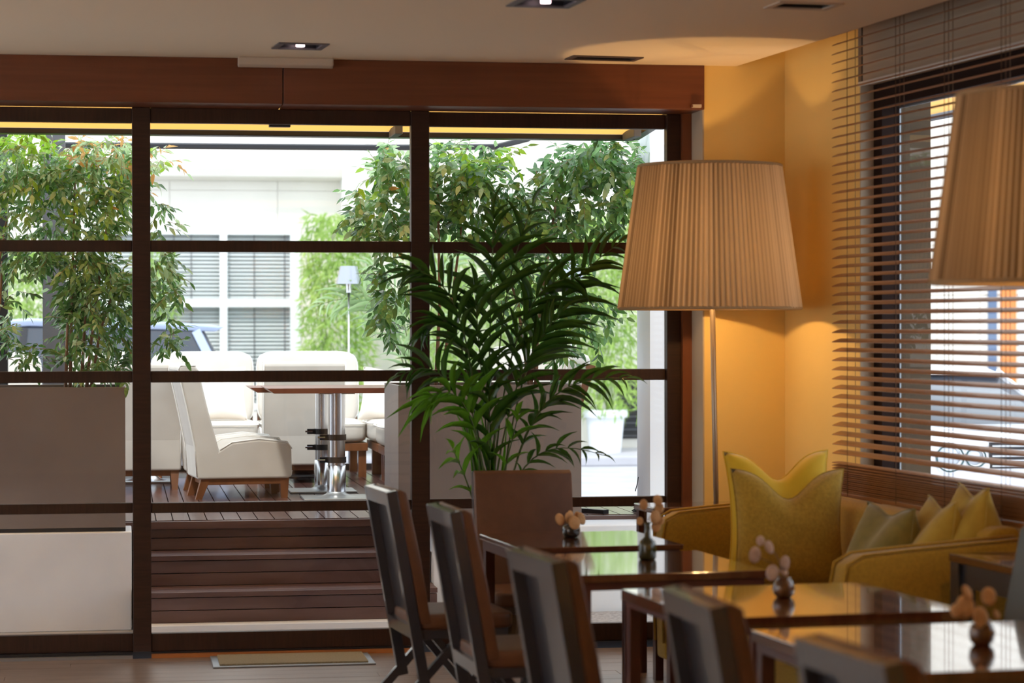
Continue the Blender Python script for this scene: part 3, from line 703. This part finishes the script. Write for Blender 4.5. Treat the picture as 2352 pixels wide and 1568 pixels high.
# white plinths and taupe planters
tag(obj('plinth_wall', MB().box(-3.4, .052, 13.95, 14.44, GZ, .50), white_m, bevel=.006), 'white rendered low wall left of the steps', 'wall')
tag(obj('plinth_wall', MB().box(1.79, 3.3, 13.98, 14.44, GZ, .495), white_m, bevel=.006), 'white rendered low wall right of the steps', 'wall')
def planter(label, x0, x1, y0, y1):
    t = thing('planter_box', label, 'planter', ((x0 + x1) / 2, (y0 + y1) / 2, DZ)); a = (x1 - x0) / 2; b = (y1 - y0) / 2; h = 1.325 - DZ
    for r in ((-a, a, -b, -b + .02), (-a, a, b - .02, b), (-a, -a + .02, -b + .02, b - .02), (a - .02, a, -b + .02, b - .02)): obj('side_panel', MB().box(*r, .0, h), taupe, t, bevel=.002)
    obj('soil', MB().box(-a + .02, a - .02, -b + .02, b - .02, h - .12, h - .06), soil, t); return t
pL = at(288, 1000, Y=14.0).x; pR0 = at(916, 1000, Y=14.0).x; pR1 = at(1337, 1000, Y=14.0).x
q = planter('long taupe planter box on the left wall, full of shrubs', -3.2, pL, 14.0, 14.72); o = obj('plinth_strip', MB().box(-3.2, pL, 14.005, 14.42, .501, DZ), black_m, q); o.location = -q.location
q = planter('taupe planter box behind the palm, right of the steps', pR0, pR1, 14.02, 14.78)
o = obj('plinth_strip', MB().box(pR0 + .02, pR1 - .02, 14.03, 14.42, .501, DZ), black_m, q); o.location = -q.location
# white pillar at the right
x0 = at(1493, 700, Y=14.25).x
struct('wall_outer', MB().box(x0, x0 + .7, 14.25, 14.62, GZ, 4.5), white_m, label='white rendered pillar outside the right door')
tag(obj('pillar_cable', MB().tube([at(1466, 1095, Y=14.2), at(1464, 1110, Y=14.2), at(1459, 1128, Y=14.2)], .003, 5), rubber), 'thin black cable end hanging at the white pillar', 'cable')
# posts of the terrace roof on the left
xa = at(98, 700, Y=15.6).x; xb = at(150, 700, Y=15.6).x
struct('trim_10', MB().box(xa, xb, 15.6, 15.74, DZ, 3.0), charcoal, label='charcoal grey roof post behind the left shrub')
xb = at(17, 700, Y=15.3).x
struct('trim_11', MB().box(xb - .11, xb, 15.3, 15.4, DZ, 3.0), black_m, label='black post at the left edge of the photo')

# awning over the doors: translucent cloth between black bars
aw = thing('awning', 'cream awning lit amber from above with a black front bar, over the doors', 'awning', (0, 0, 0))
xe = at(1492, 300, Y=14.1).x
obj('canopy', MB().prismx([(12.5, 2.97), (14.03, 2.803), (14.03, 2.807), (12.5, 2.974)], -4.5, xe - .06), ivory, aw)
obj('front_bar', MB().prismx([(14.03, 2.772), (14.03, 2.802), (14.05, 2.806), (14.10, 2.795), (14.10, 2.768)], -4.5, xe - .10), black_m, aw, bevel=.004)
obj('end_bar', MB().bar((xe - .10, 14.07, 2.795), (xe + .02, 12.55, 2.95), .045, .05), black_m, aw)
for px in (903, 1440): obj('bracket', MB().box(at(px, 300, Y=14.0).x - .022, at(px, 300, Y=14.0).x + .022, 13.7, 14.028, 2.765, 2.817), charcoal, aw, bevel=.004)
tag(obj('roof_bar', MB().tube([at(150, 333, Y=17.5), at(870, 339, Y=17.5), at(1140, 337, Y=17.5), at(1215, 318, Y=17.2)], .022, 6), black_m), 'thin black bar crossing high above the terrace', 'bar')

# shrubs in the planters
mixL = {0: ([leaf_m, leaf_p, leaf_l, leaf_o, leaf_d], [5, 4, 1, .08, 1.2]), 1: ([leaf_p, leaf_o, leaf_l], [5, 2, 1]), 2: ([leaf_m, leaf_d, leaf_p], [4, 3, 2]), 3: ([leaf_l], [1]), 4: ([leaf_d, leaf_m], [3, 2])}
BL = at(190, 890, Y=14.36); BL.z = 1.22
stL = []
for (x, y, X, Yp, xt, yt) in ((150, 890, 155, 750, 180, 560), (160, 890, 165, 700, 172, 420), (185, 890, 195, 740, 215, 600), (196, 890, 210, 780, 250, 480), (205, 890, 230, 760, 270, 640), (-60, 890, -20, 700, 20, 480), (-50, 890, 0, 700, 5, 600)):
    b_ = at(x, y, Y=14.36); b_.z = 1.24; stL.append(([b_, at(X, Yp, Y=14.33), at(xt, yt, Y=14.4)], .011))
shrub('nandina_shrub', 'bushy nandina shrub rising from the left taupe planter', BL, stL, [
    (110, 470, 190, 90, 10, 0), (230, 400, 110, 70, 5, 0), (60, 380, 100, 60, 4, 0), (250, 350, 100, 35, 3, 1), (370, 370, 45, 35, .5, 1),
    (225, 660, 85, 90, 8, 2), (200, 780, 60, 90, 3.2, 2), (120, 590, 100, 25, 3.2, 2), (370, 640, 35, 70, 2.2, 2), (385, 760, 22, 45, .7, 2), (270, 790, 40, 60, 1.6, 4),
    (25, 700, 26, 130, 1.3, 2), (85, 820, 60, 30, .6, 4), (360, 500, 35, 35, .7, 2), (55, 320, 55, 32, 1.6, 3)], 1150, mixL, ls=(.042, .082), lw=.34)
BR = at(1150, 890, Y=14.4); BR.z = 1.22; stR = []
for (x, y, X, Yp, xt, yt) in ((1000, 890, 1010, 700, 1005, 400), (1230, 890, 1235, 760, 1275, 470), (1215, 890, 1250, 640, 1290, 380), (1010, 890, 1030, 760, 1060, 520), (1220, 890, 1190, 700, 1120, 480)):
    b_ = at(x, y, Y=14.4); b_.z = 1.24; stR.append(([b_, at(X, Yp, Y=14.36), at(xt, yt, Y=14.4)], .013))
shrub('nandina_shrub', 'dark glossy shrub rising from the right taupe planter behind the palm', BR, stR, [
    (900, 470, 90, 95, 5, 0), (920, 370, 60, 45, 2, 0), (870, 500, 70, 50, 2, 2), (1100, 470, 130, 80, 8, 4), (1060, 370, 90, 50, 3, 2), (1120, 360, 60, 40, 1, 3),
    (1330, 440, 110, 100, 8, 4), (1390, 360, 80, 45, 3, 4), (1430, 400, 50, 80, 2.4, 0), (1260, 560, 110, 60, 3, 4), (1200, 660, 110, 90, 3, 4),
    (900, 640, 40, 60, 1.6, 4), (895, 730, 25, 40, .7, 4), (1300, 700, 40, 90, 2, 4), (1360, 720, 40, 60, .9, 4), (1290, 820, 30, 40, .5, 2)], 980, mixL, ls=(.048, .088), lw=.42)

# ------------------------------------------------------------------ slipcovered terrace chairs
def slip_chair(label):
    t = thing('slipcover_chair', label, 'chair', group='slipcovered terrace chairs')
    hw = .25
    prof = [(-.33, .135), (-.345, .35), (-.40, .62), (-.455, .86), (-.45, .885), (-.41, .895), (-.34, .885), (-.32, .86), (-.255, .58), (-.185, .325), (-.10, .375), (.08, .395), (.27, .375), (.30, .33), (.305, .15), (.28, .135)]
    obj('slipcover', MB().prism(prof, -hw, hw), cloth, t, smooth=False, bevel=.014, seg=3)
    for sy in (-1, 1):
        obj('piping', MB().tube([(x, sy * (hw - .004), z) for x, z in ((-.333, .15), (-.35, .35), (-.405, .62), (-.458, .862), (-.44, .89), (-.34, .888))], .0045, 5), piping_m, t, smooth=True)
        obj('piping', MB().tube([(x, sy * (hw - .004), z) for x, z in ((-.18, .328), (-.10, .378), (.08, .398), (.27, .378), (.302, .33))], .0045, 5), piping_m, t, smooth=True)
    obj('seat_rail', MB().box(-.29, .27, -hw + .02, hw - .02, .095, .14), teak, t, bevel=.003)
    for sx in (-1, 1):
        for sy in (-1, 1):
            x = .255 if sx > 0 else -.27; f = .0 if sx > 0 else -.05; y = sy * (hw - .045)
            mb = MB().add([(x - .032, y - .03, .14), (x + .03, y - .03, .14), (x + .03, y + .03, .14), (x - .032, y + .03, .14), (x - .02 + f, y - .02, 0), (x + .022 + f, y - .02, 0), (x + .022 + f, y + .02, 0), (x - .02 + f, y + .02, 0)],
                          [(0, 1, 2, 3), (4, 7, 6, 5), (0, 4, 5, 1), (1, 5, 6, 2), (2, 6, 7, 3), (3, 7, 4, 0)])
            obj('leg', mb, teak, t)
    return t
s0_ = slip_chair('off-white slipcovered terrace chair in profile, nearest the steps'); s0_.location = (.795, 16.42, DZ); s0_.rotation_euler = (0, 0, R(6))
copy_tree(s0_, (.78, 16.98, DZ), R(5), 'off-white slipcovered chair right behind the one in profile')
p = at(330, 1100, Y=16.9); copy_tree(s0_, (at(333, 900, Y=17.4).x, 17.52, DZ), R(90), 'slipcovered terrace chair seen from behind, beside the left shrub')
copy_tree(s0_, (at(692, 900, Y=17.9).x, 18.0, DZ), R(90), 'slipcovered terrace chair seen from behind, beyond the steel table poles').scale = (1, 1.2, 1)

# ------------------------------------------------------------------ terrace sofas, one unit per seat
def sofa_unit(label):
    t = thing('terrace_sofa', label, 'sofa', group='cushioned terrace sofa units')
    hw = .41
    obj('seat_frame', MB().box(-.40, .40, -hw + .01, hw - .01, .20, .26), teak, t, bevel=.003)
    for sx in (-.36, .34):
        for sy in (-1, 1): obj('leg', MB().box(sx - .03, sx + .03, sy * (hw - .05) - .03, sy * (hw - .05) + .03, 0, .20), teak, t)
    for k in range(4): obj('back_slat', MB().bar((-.42 - k * .035, -hw + .02, .38 + k * .13), (-.42 - k * .035, hw - .02, .38 + k * .13), .07, .02, (1, 0, .3)), teak, t)
    for sy in (-1, 1): obj('back_post', MB().bar((-.36, sy * (hw - .03), .24), (-.55, sy * (hw - .03), .86), .05, .03), teak, t)
    sc = obj('seat_cushion', MB().puff(.02, 0, .345, .82, .80, .17, 7), cloth, t, smooth=True)
    obj('piping', MB().tube([(.42 * math.copysign(abs(math.cos(a)) ** .3, math.cos(a)) + .02, .405 * math.copysign(abs(math.sin(a)) ** .3, math.sin(a)), .405) for a in [i * math.pi / 20 for i in range(40)]], .005, 5, True), piping_m, sc, smooth=True)
    lean = Matrix.Translation((-.42, 0, .66)) @ Matrix.Rotation(R(-14), 4, 'Y')
    bc = obj('back_cushion', MB().puff(0, 0, 0, .17, .80, .58, 7).xf(lean), cloth, t, smooth=True)
    ring = [(.05, .40 * math.copysign(abs(math.cos(a)) ** .3, math.cos(a)), .285 * math.copysign(abs(math.sin(a)) ** .3, math.sin(a))) for a in [i * math.pi / 20 for i in range(40)]]
    obj('piping', MB().tube([lean @ Vector(p) for p in ring], .005, 5, True), piping_m, bc, smooth=True)
    return t
u0 = sofa_unit('terrace sofa unit behind the profile chair, back row'); Yb = 18.75
u0.location = (at(464, 900, Y=19.2).x, Yb, DZ); u0.rotation_euler = (0, 0, R(-90))
copy_tree(u0, (at(705, 900, Y=19.2).x, Yb, DZ), R(-90), 'terrace sofa unit behind the steel table poles, back row')
copy_tree(u0, (at(220, 900, Y=19.2).x, Yb, DZ), R(-90), 'terrace sofa unit behind the left shrub, back row')
copy_tree(u0, (at(-25, 900, Y=19.2).x, Yb, DZ), R(-90), 'leftmost terrace sofa unit behind the charcoal post')
for i, (yy, lb) in enumerate(((18.35, 'corner terrace sofa unit facing left, farthest of the right-hand side'), (17.52, 'terrace sofa unit facing left, middle of the right-hand side'), (16.69, 'terrace sofa unit facing left behind the right planter'), (15.86, 'nearest right-hand terrace sofa unit, wooden end showing past the planter'))):
    c_ = copy_tree(u0, (2.36, yy, DZ), R(180), lb)
    c_.scale = (1.2, 1, 1.04)
prof = [(2.86, DZ + .2), (2.98, DZ + .5), (3.10, DZ + .84), (3.0, DZ + .84), (2.9, DZ + .55), (2.8, DZ + .2)]
# loose cushions outdoors
pw = mat('ivory loose cushion cotton', (.87, .80, .72), .9)
def opil(label, c, rz, tilt, wd=.42):
    t = pillow('cushion', label, pw, c, wd, .42, .15, rz - TH, tilt, 0, .02, 'ivory terrace cushions'); return t
p = at(505, 962, Y=18.55); opil('ivory cushion on the back-row sofa behind the profile chair', (p.x, 18.58, DZ + .43), R(4), R(-15))
p = at(870, 962, Y=18.2); opil('ivory cushion at the sofa corner beside the right planter', (p.x + .05, 18.35, DZ + .43), R(-30), R(-15))

# ------------------------------------------------------------------ terrace tables on steel posts
def post_table(label, px, Y, X0, X1, y0, y1, r, zt, zsl, clamps):
    p = at(px, 1140, Y=Y); t = thing('pedestal_table', label, 'table', (p.x, Y, DZ))
    th = .034
    obj('tabletop', MB().prism([(X0 - p.x, zt), (X0 - p.x + .05, zt - th), (X1 - p.x - .05, zt - th), (X1 - p.x, zt)], y0 - Y, y1 - Y), table_w, t, bevel=.002)
    obj('pole', MB().lathe([(r, .02), (r, zt - th)], 28), steel, t, smooth=True)
    obj('sleeve', MB().lathe([(r + .004, .02), (r + .006, .22), (r + .001, .222)], 28), steel, t, smooth=True)
    obj('base_plate', MB().box(-.23, .23, -.2, .2, 0, .014), steel_m, t, bevel=.004)
    obj('collar', MB().lathe([(r * 2.4, .014), (r * 1.7, .02), (r * 1.2, .035), (r + .003, .05)], 28), steel_m, t, smooth=True)
    obj('mounting_plate', MB().box(-.12, .12, -.05, .05, zt - th - .014, zt - th), steel_m, t)
    for zc in clamps:
        cl = obj('clamp', MB().lathe([(r + .001, zc), (r + .008, zc), (r + .008, zc + .038), (r + .001, zc + .038)], 28), rubber, t)
        obj('lug', MB().box(-r - .055, -r - .0, -.022, .014, zc + .001, zc + .037), rubber, cl, bevel=.003)
        obj('bolt', MB().tube([(-r - .07, -.03, zc + .02), (-r - .02, -.03, zc + .02)], .006, 8), steel, cl)
    return t
zt = .745
post_table('red wooden table on the front steel post beside the profile chair', 773, 16.1, at(607, 900, Y=16.0).x, at(607, 900, Y=16.0).x + 1.1, 15.75, 16.45, .058, zt, 0, (.39, .24))
post_table('red wooden table on the rear steel post, its edge peeking out left', 739, 16.8, at(570, 900, Y=16.7).x, at(570, 900, Y=16.7).x + 1.05, 16.46, 17.1, .046, zt - .012, 0, (.40, .29))
def stand(label, px, Y):
    p = at(px, 1105, Y=Y); t = thing('parasol_stand', label, 'stand', (p.x, Y, DZ))
    obj('base_plate', MB().box(-.2, .2, -.17, .17, 0, .02), steel_m, t, bevel=.006)
    obj('flared_collar', MB().lathe([(.15, .02), (.11, .028), (.08, .05), (.07, .09), (.068, .26), (.06, .265), (.06, .2)], 28), steel, t, smooth=True); return t
stand('short steel parasol stand under the far slipcovered chair', 697, 18.55)
stand('short steel parasol stand between the legs of the left chair', 336, 18.0)

# ------------------------------------------------------------------ chrome garden lamps
def glamp(label, px, py, Y, hh):
    p = at(px, py, Y=Y); t = thing('terrace_lamp', label, 'lamp', (p.x, Y, DZ if Y < 19.3 else GZ)); z0 = p.z - t.location.z
    obj('lamp_shade', MB().lathe([(.105, 0), (.07, .145), (.0, .147)], 28, (0, 0, z0)), mat('polished chrome', (.42, .44, .48), .25, .9), t, smooth=False)
    obj('neck', MB().lathe([(.028, -.07), (.022, -.02), (.03, .02)], 16, (0, 0, z0)), steel, t, smooth=True)
    obj('pole', MB().tube([(0, 0, .01), (0, 0, z0)], .009, 10), steel, t, smooth=True)
    obj('base', MB().lathe([(0, 0), (.13, 0), (.13, .012), (.0, .02)], 24), steel, t)
glamp('slender chrome lamp standing behind the terrace sofas', 801, 652, 19.6, 1)
glamp('slender chrome lamp mostly hidden by the dark shrub', 1312, 640, 19.6, 1)

# outdoor palm between the sofas and the shrub
OB = at(960, 830, Y=19.75); OB.z = GZ
op = thing('terrace_palm', 'small sunlit palm behind the terrace sofas, left of the dark shrub', 'potted palm', OB)
obj('pot', MB().lathe([(0, 0), (.08, 0), (.11, .3), (.1, .3), (0, .28)], 20), white_m, op)
for (b_, c_, d_, n_) in (((950, 760), (880, 640), (735, 700), 12), ((955, 760), (900, 690), (800, 660), 10), ((950, 780), (930, 650), (850, 610), 10), ((970, 760), (990, 600), (1060, 560), 9), ((955, 790), (900, 720), (870, 740), 8)):
    f_ = lambda q: at(q[0], q[1], Y=19.65)
    palm_frond(op, OB, (OB + Vector((0, 0, .28)), f_(b_), f_(c_), f_(d_)), n_, .32, leaf_p, t0=.35, lw=.022)

# cable pile and black bar on the deck, right
ck = []
c_ = at(1472, 1176, Y=14.62); c_.z = DZ + .035
for k in range(150):
    a = k * .9; ck.append(c_ + Vector((.05 * math.cos(a) * math.sin(k * .13 + 1), .04 * math.sin(a * 1.13), .032 * math.sin(k * .61))))
tag(obj('coiled_cable', MB().tube(ck, .0035, 5), rubber, smooth=True), 'tangled black cable heap on the deck by the white pillar', 'cable')
p = at(1337, 1180, Y=14.6); tag(obj('fallen_bar', MB().bar((p.x - .1, 14.78, DZ + .012), (p.x + .13, 14.5, DZ + .012), .024, .05), black_m), 'short black bar lying on the deck past the right planter', 'bar')

# ================================================================== STREET AND BUILDINGS
tag(obj('pavement', MB().box(-14, 24, 29.3, 31.4, GZ, .06), asphalt, bevel=.02), 'raised pavement along the building across the street', 'pavement')
YB = 31.4
def X_(x): return at(x, 700, Y=YB).x
def Z_(y): return at(500, y, Y=YB).z
fb = thing('limestone_building', 'pale limestone building across the street with a white gridded window', 'building', (0, 0, 0))
wx0, wx1, wz0, wz1 = X_(180), X_(690), .6, Z_(524)
core = MB(); core.box(-16, wx0, YB + .02, YB + 4, 0, 14); core.box(wx1, 10.3, YB + .02, YB + 4, 0, 14); core.box(wx0, wx1, YB + .02, YB + 4, wz1, 14); core.box(wx0, wx1, YB + .02, YB + 4, 0, wz0)
obj('wall', core, stone, fb)
random.seed(3)
zr = [0, .6, Z_(560), wz1, Z_(437), Z_(415)]
def panels(x0, x1, z0, z1, wd=1.35):
    n = max(1, round((x1 - x0) / wd)); d = (x1 - x0) / n
    for i in range(n):
        if x0 + i * d > 9.5 or x0 + (i + 1) * d < -4: continue
        obj('stone_panel', MB().box(x0 + i * d + .003, x0 + (i + 1) * d - .003, YB + random.uniform(.0, .006), YB + .02, z0 + .003, z1 - .003), stone, fb)
for a, b in zip(zr, zr[1:]):
    if b - a < .05: continue
    if a < wz1 - .1 and a >= .55: panels(-16, wx0, a, b); panels(wx1, 10.3, a, b)
    else: panels(-16, 10.3, a, b)
panels(-16, 10.3, Z_(385), 6.6, 2.0)
obj('cornice', MB().prismx([(YB - .0, Z_(415)), (YB - .30, Z_(408)), (YB - .35, Z_(388)), (YB, Z_(385))], -16, X_(782)), stone, fb)
obj('pilaster', MB().box(X_(782), X_(832), YB - .4, YB, 0, 9), mat('pale rendered pilaster', (.86, .84, .8), .8), fb)
wn = mat('white window frame paint', (.9, .92, .92), .5)
wi = obj('window', MB().box(wx1 - .13, wx1, YB - .03, YB + .12, wz0, wz1), wn, fb)
for a, b in ((wx0, wx0 + .1), (X_(505), X_(522)), (X_(325), X_(342))): obj('window_frame', MB().box(a, b, YB - .02, YB + .1, wz0, wz1), wn, wi)
for a, b in ((wz1 - .08, wz1), (Z_(705), Z_(686)), (wz0, wz0 + .08)): obj('window_frame', MB().box(wx0, wx1, YB - .015, YB + .09, a, b), wn, wi)
obj('pane', MB().box(wx0, wx1, YB + .04, YB + .05, wz0, wz1), glass, wi)
bl = MB(); z = wz0 + .04
while z < wz1 - .03: bl.add([(wx0, YB + .10, z), (wx1, YB + .10, z), (wx1, YB + .135, z + .038), (wx0, YB + .135, z + .038)], [(0, 1, 2, 3)]); z += .05
obj('window_blind', bl, mat('grey aluminium blind', (.72, .76, .76), .5), wi, kind='stuff')
for q in (X_(440), X_(585), X_(655), X_(400)): obj('blind_cord', MB().box(q - .005, q + .005, YB + .085, YB + .095, wz0, wz1), charcoal, wi)
obj('room_behind', MB().box(wx0, wx1, YB + .2, YB + .25, wz0, wz1), mat('dim interior wall', (.3, .33, .33), .9), wi)
# dark louvred grille low on the facade at the right
gx0, gx1 = X_(1418), X_(1475)
gr = thing('louvred_grille', 'dark louvred grille low on the building, right of the white pot', 'grille', (0, 0, 0))
for k in range(9): obj('louvre', MB().bar((gx0, YB - .04, .22 + k * .085), (gx1, YB - .04, .22 + k * .085), .012, .07), charcoal, gr)
obj('back_plate', MB().box(gx0, gx1, YB - .015, YB - .004, .18, 1.0), black_m, gr)

# bamboo in white pots
def bamboo(label, px, Y, wpx, ytop, n, pot=True):
    p = at(px, 1045, Y=Y); t = thing('potted_bamboo', label, 'potted bamboo', (p.x, Y, .06), group='potted bamboos across the street')
    s_ = Y / F * wpx / 2; zt_ = at(px, ytop, Y=Y).z
    if pot:
        pt = obj('pot', MB().lathe([(0, 0), (.20, 0), (.245, .44), (.28, .45), (.29, .50), (.28, .545), (.25, .55), (.24, .50), (0, .49)], 32), white_m, t)
    for k in range(9):
        a = random.uniform(0, 6.28); x1 = random.uniform(-.8, .8) * s_
        obj('culm', MB().tube([(.12 * math.cos(a), .12 * math.sin(a), .45), (x1 * .5, .1, zt_ * .5), (x1, random.uniform(-.2, .2), zt_ * random.uniform(.8, .98))], .01, 5, r1=.004), mat('green bamboo culm', (.2, .3, .06), .5), t)
    mb = MB(); vs, fs = [(0, 0, 0), (.35, .09, .0), (1, 0, -.12), (.35, -.09, 0)], [(0, 3, 1), (1, 3, 2)]
    for k in range(n):
        f = random.random(); z = .45 + (zt_ - .45) * (f ** .8); rr = s_ * math.sqrt(random.random()) * (1 - .35 * abs(f - .45)); a = random.uniform(0, 6.28)
        q = Vector((rr * math.cos(a), .45 * math.sin(a) * random.random(), z)); dd = (rv() + Vector((math.cos(a) * .5, -.1, -.8))).normalized()
        M_ = frame_m(q, dd, rv() + Vector((0, -.5, .6)), random.uniform(.09, .17)); mb.add([M_ @ Vector(v) for v in vs], fs)
    obj('foliage', mb, bamboo_m, t, kind='stuff')
bamboo('bamboo in a white pot seen right of the palm', 1390, 30.3, 200, 500, 4200)
bamboo('yellow-green bamboo between the gridded window and the dark shrub', 775, 30.4, 185, 500, 4200)
bamboo('bamboo behind the kentia palm', 1010, 30.4, 200, 540, 3000)
bamboo('bamboo behind the dark shrub', 1200, 30.4, 180, 520, 3000)
bamboo('pale bamboo left of the gridded window', 355, 30.4, 110, 570, 1300)
bamboo('pale bamboo behind the charcoal post', 60, 30.4, 170, 570, 2200)

# cars
def car(label, loc, rz, paint, L_=4.5, W_=1.8, H_=1.62):
    t = thing('car', label, 'car', loc, rz); hl = L_ / 2; hw = W_ / 2
    body = [(-hl, .35), (-hl - .02, .62), (-hl + .05, .92), (-hl + .9, 1.0), (hl - .25, .98), (hl - .03, .86), (hl, .55), (hl - .03, .28), (hl - .4, .22), (-hl + .3, .22)]
    body = [(x, z * H_ / 1.62) for x, z in body]
    def hull(prof, y_of, name, m, par, bev):
        n = len(prof); vs = []
        for sg in (-1, 1): vs += [(x, sg * y_of(x, z), z) for x, z in prof]
        fs = [tuple(range(n)), tuple(range(2 * n - 1, n - 1, -1))] + [(i, i + n, (i + 1) % n + n, (i + 1) % n) for i in range(n)]
        return obj(name, MB().add(vs, fs), m, par, smooth=True, bevel=bev, seg=4)
    hull(body, lambda x, z: hw - .10 * (abs(x) / hl) ** 6, 'body', paint, t, .07)
    k = H_ / 1.62
    roof = [(-hl + .75, .97 * k), (-hl + 1.55, 1.50 * k), (-hl + 1.9, 1.58 * k), (0.2, H_), (hl - .75, 1.57 * k), (hl - .42, 1.53 * k), (hl - .08, .97 * k)]
    hull(roof, lambda x, z: hw - .06 - .20 * (z / k - .97) / .6, 'cabin', dark_glass, t, .03)
    rf = [(-hl + 1.48, 1.50 * k), (-hl + 1.9, 1.60 * k), (.2, H_ + .02), (hl - .7, 1.60 * k), (hl - .2, 1.56 * k), (hl - .3, 1.51 * k), (hl - .8, 1.53 * k), (.2, H_ - .06), (-hl + 1.9, 1.52 * k)]
    hull(rf, lambda x, z: hw - .22, 'roof', paint, t, .02)
    for sg in (-1, 1):
        obj('pillar', MB().bar((-hl + .78, sg * (hw - .07), .97 * k), (-hl + 1.56, sg * (hw - .23), 1.52 * k), .06, .04), paint, t)
        obj('pillar', MB().bar((.1, sg * (hw - .06), .97 * k), (.15, sg * (hw - .24), 1.55 * k), .07, .03), black_m, t)
        obj('pillar', MB().bar((hl - .2, sg * (hw - .07), .97 * k), (hl - .5, sg * (hw - .23), 1.52 * k), .09, .04), paint, t)
        for r in (.09, .13):
            pass
        ring = lambda cy, r_: [(-hl - .035, cy + r_ * math.cos(a * .314), .70 * k + r_ * math.sin(a * .314) * .9) for a in range(20)]
        for cy, r_ in ((sg * (hw - .22), .13), (sg * (hw - .47), .095)):
            obj('headlight', MB().lathe([(0, .03), (r_ * .7, .02), (r_, 0)], 20).xf(Matrix.Translation((-hl - .0, cy, .70 * k)) @ Matrix.Rotation(R(-90), 4, 'Y')), mat('clear headlight lens', (.6, .64, .7), .08, .4, coat=1), t, smooth=True)
            obj('headlight_ring', MB().tube(ring(cy, r_), .008, 6, True), mat('dark teal lamp gasket', (.02, .08, .09), .4), t)
        obj('mirror', MB().puff(-hl + 1.35, sg * (hw + .1), 1.02 * k, .1, .18, .13, 4, 4), paint, t, smooth=True)
        for wx in (-hl + .85, hl - .85):
            wh = obj('wheel', MB().lathe([(0, -.1), (.30, -.1), (.33, -.07), (.33, .07), (.30, .1), (0, .1)], 28).xf(Matrix.Translation((wx, sg * (hw - .1), .33)) @ Matrix.Rotation(R(90), 4, 'X')), rubber, t)
            obj('rim', MB().lathe([(0, -.11), (.2, -.105), (.21, 0), (.2, .105), (0, .11)], 20).xf(Matrix.Translation((wx, sg * (hw - .1), .33)) @ Matrix.Rotation(R(90), 4, 'X')), steel, wh)
    for q in range(5): obj('grille_bar', MB().box(-hl - .045, -hl - .02, -.30, .30, (.60 + q * .05) * k, (.618 + q * .05) * k), steel, t)
    obj('grille', MB().box(-hl - .03, -hl - .0, -.31, .31, .58 * k, .85 * k), black_m, t)
    return t
p = at(500, 800, Y=26.0)
car('silver-blue car parked across the street behind the left shrub', (p.x - 2.15, 26.0, GZ), 0, car_blue, 4.8, 1.85, 1.80)
p = at(2340, 1000, D=21.0) - Vector((.17, -.98, 0)) * 2.2
car('white car facing the camera, seen through the wooden blind', (p.x, p.y, GZ), R(100), car_white, 4.4, 1.85, 1.38)

# right-hand outside: stone pier beside the window, facade, awning
struct('wall_pier', lbox(MB(), 4.63, 4.812, 10.72, 11.6, GZ, 3.6), stone_b, label='brown travertine pier outside the right window')
p = at(2250, 700, D=34)
rb = thing('corner_building', 'pale building with an orange door seen through the blind', 'building', (p.x, p.y, 0), R(-12))
obj('wall', MB().box(-1.2, 7, 0, 3, 0, 9), stone, rb)
for k in range(9):
    for q in range(6): obj('stone_panel', MB().box(-1.2 + k * .6 + .01, -1.2 + (k + 1) * .6 - .01, -.03, 0, q * .7 + .01, (q + 1) * .7 - .01), stone, rb)
sx = 34 / F
def RX(x): return (x - 2250) * sx
obj('shutter', MB().box(RX(2268), RX(2288), -.06, 0, .3, 2.6), mat('blue grey shutter', (.12, .18, .30), .6), rb)
obj('door', MB().box(RX(2297), RX(2332), -.06, 0, .1, 2.7), mat('orange painted door', (.75, .26, .07), .6), rb)
obj('window', MB().box(RX(2338), RX(2420), -.05, 0, .8, 2.6), wn, rb)
p = at(2290, 195, D=13.5)
t = thing('side_awning', 'yellowish awning seen at the top of the right-hand window', 'awning', p, TH)
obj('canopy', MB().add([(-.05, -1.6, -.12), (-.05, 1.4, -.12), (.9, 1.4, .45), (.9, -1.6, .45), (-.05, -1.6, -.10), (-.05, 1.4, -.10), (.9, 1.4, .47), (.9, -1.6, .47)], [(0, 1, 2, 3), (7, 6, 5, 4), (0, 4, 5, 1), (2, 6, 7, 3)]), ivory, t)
obj('front_bar', MB().tube([(-.05, -1.6, -.12), (-.05, 1.4, -.12)], .02, 8), charcoal, t)
